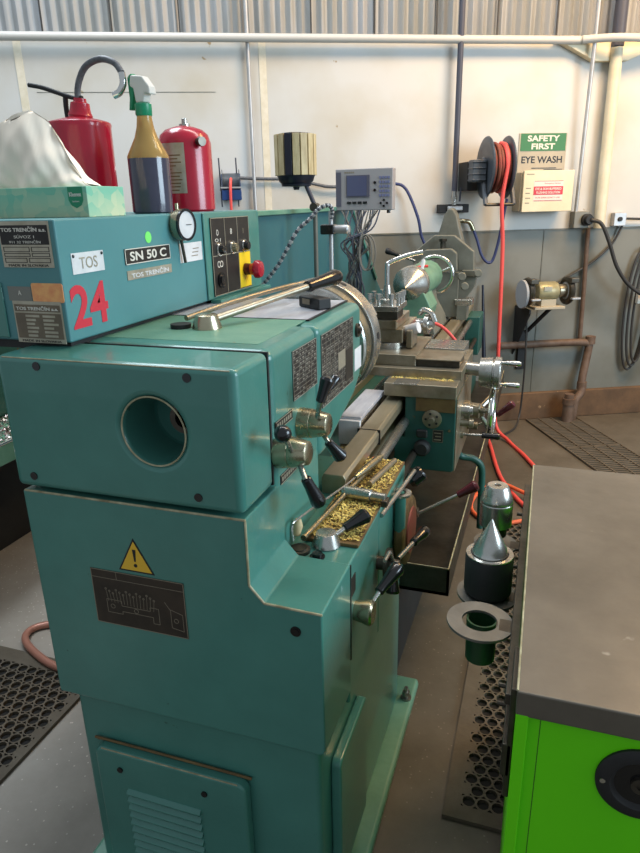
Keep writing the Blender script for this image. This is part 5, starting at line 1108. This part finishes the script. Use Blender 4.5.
# dark blue stick leaning at the wall
o = G().cyl(WALL.p(-0.36, 0.0, 0.18), WALL.p(-0.375, 0.93, 0.03), 0.020, 0.007, 12).build('pointed_stick', 'navy', loc=WALL.p(-0.36, 0, 0.18)); tag(o, 'dark blue tapered stick leaning on the grey wall beyond the lathe', 'stick')

# ------------------------------------------------------------------ mats
def holed_mat(name, x0, y0, nx, ny, cell, r, bx0, bx1, by0, by1, label, rot=0, origin=(0, 0, 0), h=0.012):
    """rubber mat with real round holes: grid of square cells each with a hole, plus solid borders"""
    g = G(); n = 12
    def P(x, y, z): return (x, y, z)
    for i in range(nx):
        for j in range(ny):
            cx, cy = x0 + (i + 0.5 + (0.5 if j % 2 else 0.0)) * cell, y0 + (j + 0.5) * cell
            cx2 = cx
            outer = []; inner = []; inb = []
            for k in range(n):
                a = 2 * PI * k / n + PI / n * 0; c, s_ = math.cos(a), math.sin(a)
                m_ = max(abs(c), abs(s_)); outer.append(g.b.verts.new((cx + c / m_ * cell / 2, cy + s_ / m_ * cell / 2, h)))
                inner.append(g.b.verts.new((cx + c * r, cy + s_ * r, h))); inb.append(g.b.verts.new((cx + c * r, cy + s_ * r, 0.002)))
            corners = {}
            for k in range(n):
                k2 = (k + 1) % n
                g.b.faces.new((outer[k], outer[k2], inner[k2], inner[k])); g.b.faces.new((inner[k], inner[k2], inb[k2], inb[k]))
            for sx in (-1, 1):
                for sy in (-1, 1):
                    # fill the square's corner beyond the 12-gon
                    pass
    x1 = x0 + nx * cell; y1 = y0 + ny * cell
    for j in range(1, ny, 2): g.box(x0, x0 + cell / 2, y0 + j * cell, y0 + (j + 1) * cell, 0.001, h)
    for j in range(0, ny, 2): g.box(x1, x1 + cell / 2, y0 + j * cell, y0 + (j + 1) * cell, 0.001, h)
    x1 += cell / 2
    for a0, a1, b0, b1 in ((bx0, bx1, by0, y0), (bx0, bx1, y1, by1), (bx0, x0, y0, y1), (x1, bx1, y0, y1)):
        if a1 > a0 and b1 > b0: g.box(a0, a1, b0, b1, 0.001, h)
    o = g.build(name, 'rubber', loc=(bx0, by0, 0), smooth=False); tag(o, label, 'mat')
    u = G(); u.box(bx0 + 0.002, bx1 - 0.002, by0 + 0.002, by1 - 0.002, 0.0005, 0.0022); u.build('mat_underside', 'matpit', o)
    return o
def ringmat(name, x0, y0, nx, ny, cell, r, bx0, bx1, by0, by1, label):
    return holed_mat(name, x0, y0, nx, ny, cell, r, bx0, bx1, by0, by1, label)
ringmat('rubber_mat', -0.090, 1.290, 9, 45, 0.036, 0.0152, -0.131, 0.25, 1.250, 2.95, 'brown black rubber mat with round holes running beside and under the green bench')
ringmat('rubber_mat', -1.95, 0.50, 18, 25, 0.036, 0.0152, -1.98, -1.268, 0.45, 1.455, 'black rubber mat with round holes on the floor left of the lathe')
# drain grating mat near the wall, square to the wall
o = thing('floor_grating', 'dark rectangular grating on the floor in front of the kerb', 'grating', WALL.p(0.12, 0, 0.8))
WF = Fr(WP, WT, WALL.n)                     # floor frame: s along the wall, c out into the room (v = wall normal)
up = 1 if WF.n.z > 0 else -1
def fb(g, s0, s1, c0, c1, z0, z1): g.fbox(WF, s0, s1, c0, c1, up * z0, up * z1)
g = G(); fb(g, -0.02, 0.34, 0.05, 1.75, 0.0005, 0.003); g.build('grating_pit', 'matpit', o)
g = G(); n = 62
for k in range(n): fb(g, -0.015, 0.335, 0.06 + 1.68 * k / n, 0.06 + 1.68 * k / n + 0.012, 0.003, 0.010)
for k in range(5): fb(g, -0.02 + 0.0875 * k, -0.012 + 0.0875 * k, 0.05, 1.75, 0.003, 0.013)
fb(g, -0.02, 0.34, 0.62, 0.632, 0.003, 0.013); fb(g, -0.02, 0.34, 1.19, 1.202, 0.003, 0.013)
g.build('grating_bars', 'rubber', o, smooth=False)
# copper hose and neighbouring machine on the left
o = G().tube([V(-1.46, 1.60, 0.012), V(-1.58, 1.62, 0.013), V(-1.655, 1.57, 0.013), V(-1.63, 1.50, 0.02), V(-1.52, 1.44, 0.022), V(-1.40, 1.41, 0.022), V(-1.2, 1.42, 0.02)], 0.013, 12, 8).build('copper_hose', 'copper', loc=(-1.5, 1.5, 0)); tag(o, 'copper coloured hose curling on the floor behind the lathe', 'hose')
G_ = thing('neighbour_machine', 'teal tray of the next machine, just visible at the left edge', 'machine', (-2.3, 1.8, 0))
g = G(); g.box(-2.9, -1.90, -0.2, 2.6, 0.53, 0.61); g.build('tray', 'teal_worn', G_, bevel=0.004)
g = G(); g.cyl((-1.902, -0.2, 0.612), (-1.902, 2.6, 0.612), 0.006, seg=8); g.build('tray_rim', 'chrome', G_)
g = G(); g.box(-2.9, -2.22, 0.0, 2.5, 0.0, 0.53); g.build('stand', 'black_matte', G_, bevel=0.004)
g = G(); g.box(-2.9, -2.15, 0.6, 2.5, 0.61, 1.0); g.build('machine_body', 'teal_dirty', G_, bevel=0.02)
def tray_pt(r): return (r.uniform(-2.15, -1.91), r.uniform(1.2, 2.4), 0.612 + r.uniform(0, 0.01))
chips('steel_swarf', 2200, tray_pt, 'swarf_g', 'pinkish and silver swarf in the tray at the left edge', (-2.0, 1.8, 0.61), (0.008, 0.025), seed=9)

# ------------------------------------------------------------------ green bench with tool holders
B = thing('tool_bench', 'bright green tool bench with worn steel top in the right foreground', 'bench', (0.45, 1.2, 0))
g = G(); g.box(0.028, 0.95, 0.79, 1.60, 0.06, 0.782); g.build('cabinet_body', 'green', B, bevel=0.004)
g = G(); g.box(0.012, 0.96, 0.772, 1.62, 0.780, 0.821); g.build('bench_top', 'slab', B, bevel=0.003)
g = G(); g.box(0.013, 0.030, 0.772, 1.60, 0.06, 0.785); g.build('side_panel', 'green', B, bevel=0.002)
g = G(); g.box(0.030, 0.95, 0.784, 0.792, 0.10, 0.778); g.build('drawer_front', 'green', B, bevel=0.0)
g = G(); g.box(0.046, 0.0468, 0.7835, 0.7845, 0.10, 0.775); g.build('front_seam', 'black_matte', B)
for x in (0.05, 0.90):
    for y in (0.83, 1.55): G().cyl((x, y, 0), (x, y, 0.06), 0.025, seg=20).build('foot', 'black_matte', B)
FB = FF(0.784)
o = G().lathe(FB.p(0.182, 0.700, 0), (0, -1, 0), [(0, 0.034), (0, 0.058), (0.004, 0.058), (0.008, 0.052), (0.008, 0.040), (0.002, 0.034)], 48, closed=True).build('round_pull', 'black_matte', B)
G().cyl(FB.p(0.182, 0.700, -0.001), FB.p(0.182, 0.700, 0.002), 0.036, seg=36).build('pull_recess', 'black', o)
G().lathe(FB.p(0.182, 0.700, 0.001), (0, -1, 0), [(0, 0.013), (0.006, 0.013), (0.006, 0.006), (0.003, 0.006)], 24).build('pull_lock', 'steel_dark', o)
g = G(); c = FB.p(0.133, 0.700, 0.0085); g.cyl(c, c + V(0, -0.002, 0), 0.0038, seg=16); g.build('pull_screw', 'chrome', o)
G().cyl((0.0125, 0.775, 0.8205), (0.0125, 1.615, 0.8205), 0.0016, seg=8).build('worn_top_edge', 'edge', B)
# rail along the left side carrying the holders
g = G(); g.box(-0.004, 0.012, 0.83, 1.62, 0.745, 0.765); g.build('holder_rail', 'steel_dark', B, bevel=0.002)
g = G(); g.box(-0.002, 0.012, 0.80, 1.60, 0.64, 0.70); g.build('holder_rail', 'steel_dark', B, bevel=0.002)
g = G(); g.box(0.004, 0.013, 0.80, 0.90, 0.60, 0.80); g.build('rail_bracket', 'steel_dark', B, bevel=0.002)
g = G(); g.cyl((-0.005, 0.775, 0.825), (-0.004, 0.776, 0.825), 0.001)
def rail_pin(y, z): G().cyl((-0.016, y, z), (0.0, y, z), 0.0045, seg=14).build('rail_pin', 'steel_dark', B)
for y, z in ((0.895, 0.69), (0.92, 0.705), (1.45, 0.76), (1.33, 0.69)): rail_pin(y, z)
def holder(y, z, r0, r1, label):
    o = thing('tool_holder_ring', label, 'tool holder', (-0.058, y, z), 'tool holder rings on the bench side')
    G().annulus((-0.058, y, z), (0.03, 0, 1), r0, r1, 0.005, 56).build('ring_plate', 'ring_steel', o)
    g = G(); g.fbox(TF(z), -0.03, 0.0, y - 0.018, y + 0.018, -0.001, 0.004); g.build('ring_tab', 'steel_dark', o, bevel=0.001)
    return o
M['ring_steel'] = mat('brushed holder steel', (128, 126, 120), 0.4, 0.5, c2=(104, 102, 96), scale=12)
M['cup'] = mat('dark green tube', (44, 84, 52), 0.3, 0.3, c2=(36, 60, 42), scale=14)
o = holder(1.015, 0.750, 0.031, 0.0575, 'empty steel tool holder ring nearest the camera, green tube below')
G().lathe((-0.055, 1.03, 0.668), (0, 0, 1), [(0, 0.0), (0, 0.026), (0.082, 0.0275), (0.082, 0.024), (0.003, 0.022), (0.003, 0.0)], 36, cap0=False, cap1=False).build('holder_tube', 'cup', o)
o = holder(1.195, 0.694, 0.03, 0.060, 'steel tool holder ring carrying the live centre')
G().lathe((-0.058, 1.195, 0.61), (0, 0, 1), [(0, 0.0), (0, 0.026), (0.084, 0.0275), (0.084, 0.024), (0.003, 0.022), (0.003, 0.0)], 36, cap0=False, cap1=False).build('holder_tube', 'cup', o)
o = holder(1.42, 0.690, 0.02, 0.050, 'steel tool holder ring carrying the drill chuck, farthest back')
G().lathe((-0.062, 1.42, 0.60), (0, 0, 1), [(0, 0.0), (0, 0.022), (0.09, 0.024), (0.09, 0.021), (0.003, 0.019), (0.003, 0.0)], 30, cap0=False, cap1=False).build('holder_tube', 'cup', o)
o = thing('live_centre', 'lathe live centre, shiny cone on a black drum, in the middle holder', 'live centre', (-0.058, 1.195, 0.699))
G().lathe((-0.058, 1.195, 0.699), (0, 0, 1), [(0, 0.040), (0.006, 0.043), (0.010, 0.047), (0.085, 0.047), (0.091, 0.044), (0.091, 0.0)], 48).build('centre_drum', 'black_matte', o)
G().annulus((-0.058, 1.195, 0.789), (0, 0, 1), 0.037, 0.046, 0.0025, 48).build('drum_collar', 'steel', o)
G().lathe((-0.058, 1.195, 0.789), (0, 0, 1), [(0, 0.035), (0.005, 0.035), (0.007, 0.0335), (0.014, 0.0325), (0.076, 0.0012), (0.077, 0.0003)], 48).build('centre_cone', 'steel', o)
o = thing('drill_chuck', 'keyless steel drill chuck standing in the farthest holder on the bench side', 'drill chuck', (-0.062, 1.42, 0.695))
G().lathe((-0.062, 1.42, 0.695), (0, 0, 1), [(0, 0.018), (0.02, 0.018), (0.022, 0.027), (0.05, 0.027)], 36).build('chuck_shank', 'steel_dark', o)
G().lathe((-0.062, 1.42, 0.742), (0, 0, 1), [(0, 0.034), (0.002, 0.0372), (0.056, 0.0372), (0.058, 0.0355)], 48).build('chuck_sleeve', 'steel', o)
G().lathe((-0.062, 1.42, 0.800), (0, 0, 1), [(0, 0.036), (0.002, 0.0368), (0.008, 0.0362), (0.038, 0.0255), (0.041, 0.0225), (0.041, 0.008), (0.035, 0.006)], 48).build('chuck_nose', 'steel', o)
for k in range(3):
    a = 2 * PI * k / 3; g = G(); g.fbox(Fr((-0.062, 1.42, 0.836), (math.cos(a), math.sin(a), 0), (-math.sin(a), math.cos(a), 0)), 0.001, 0.009, -0.003, 0.003, 0, 0.004); g.build('chuck_jaw', 'steel_dark', o)
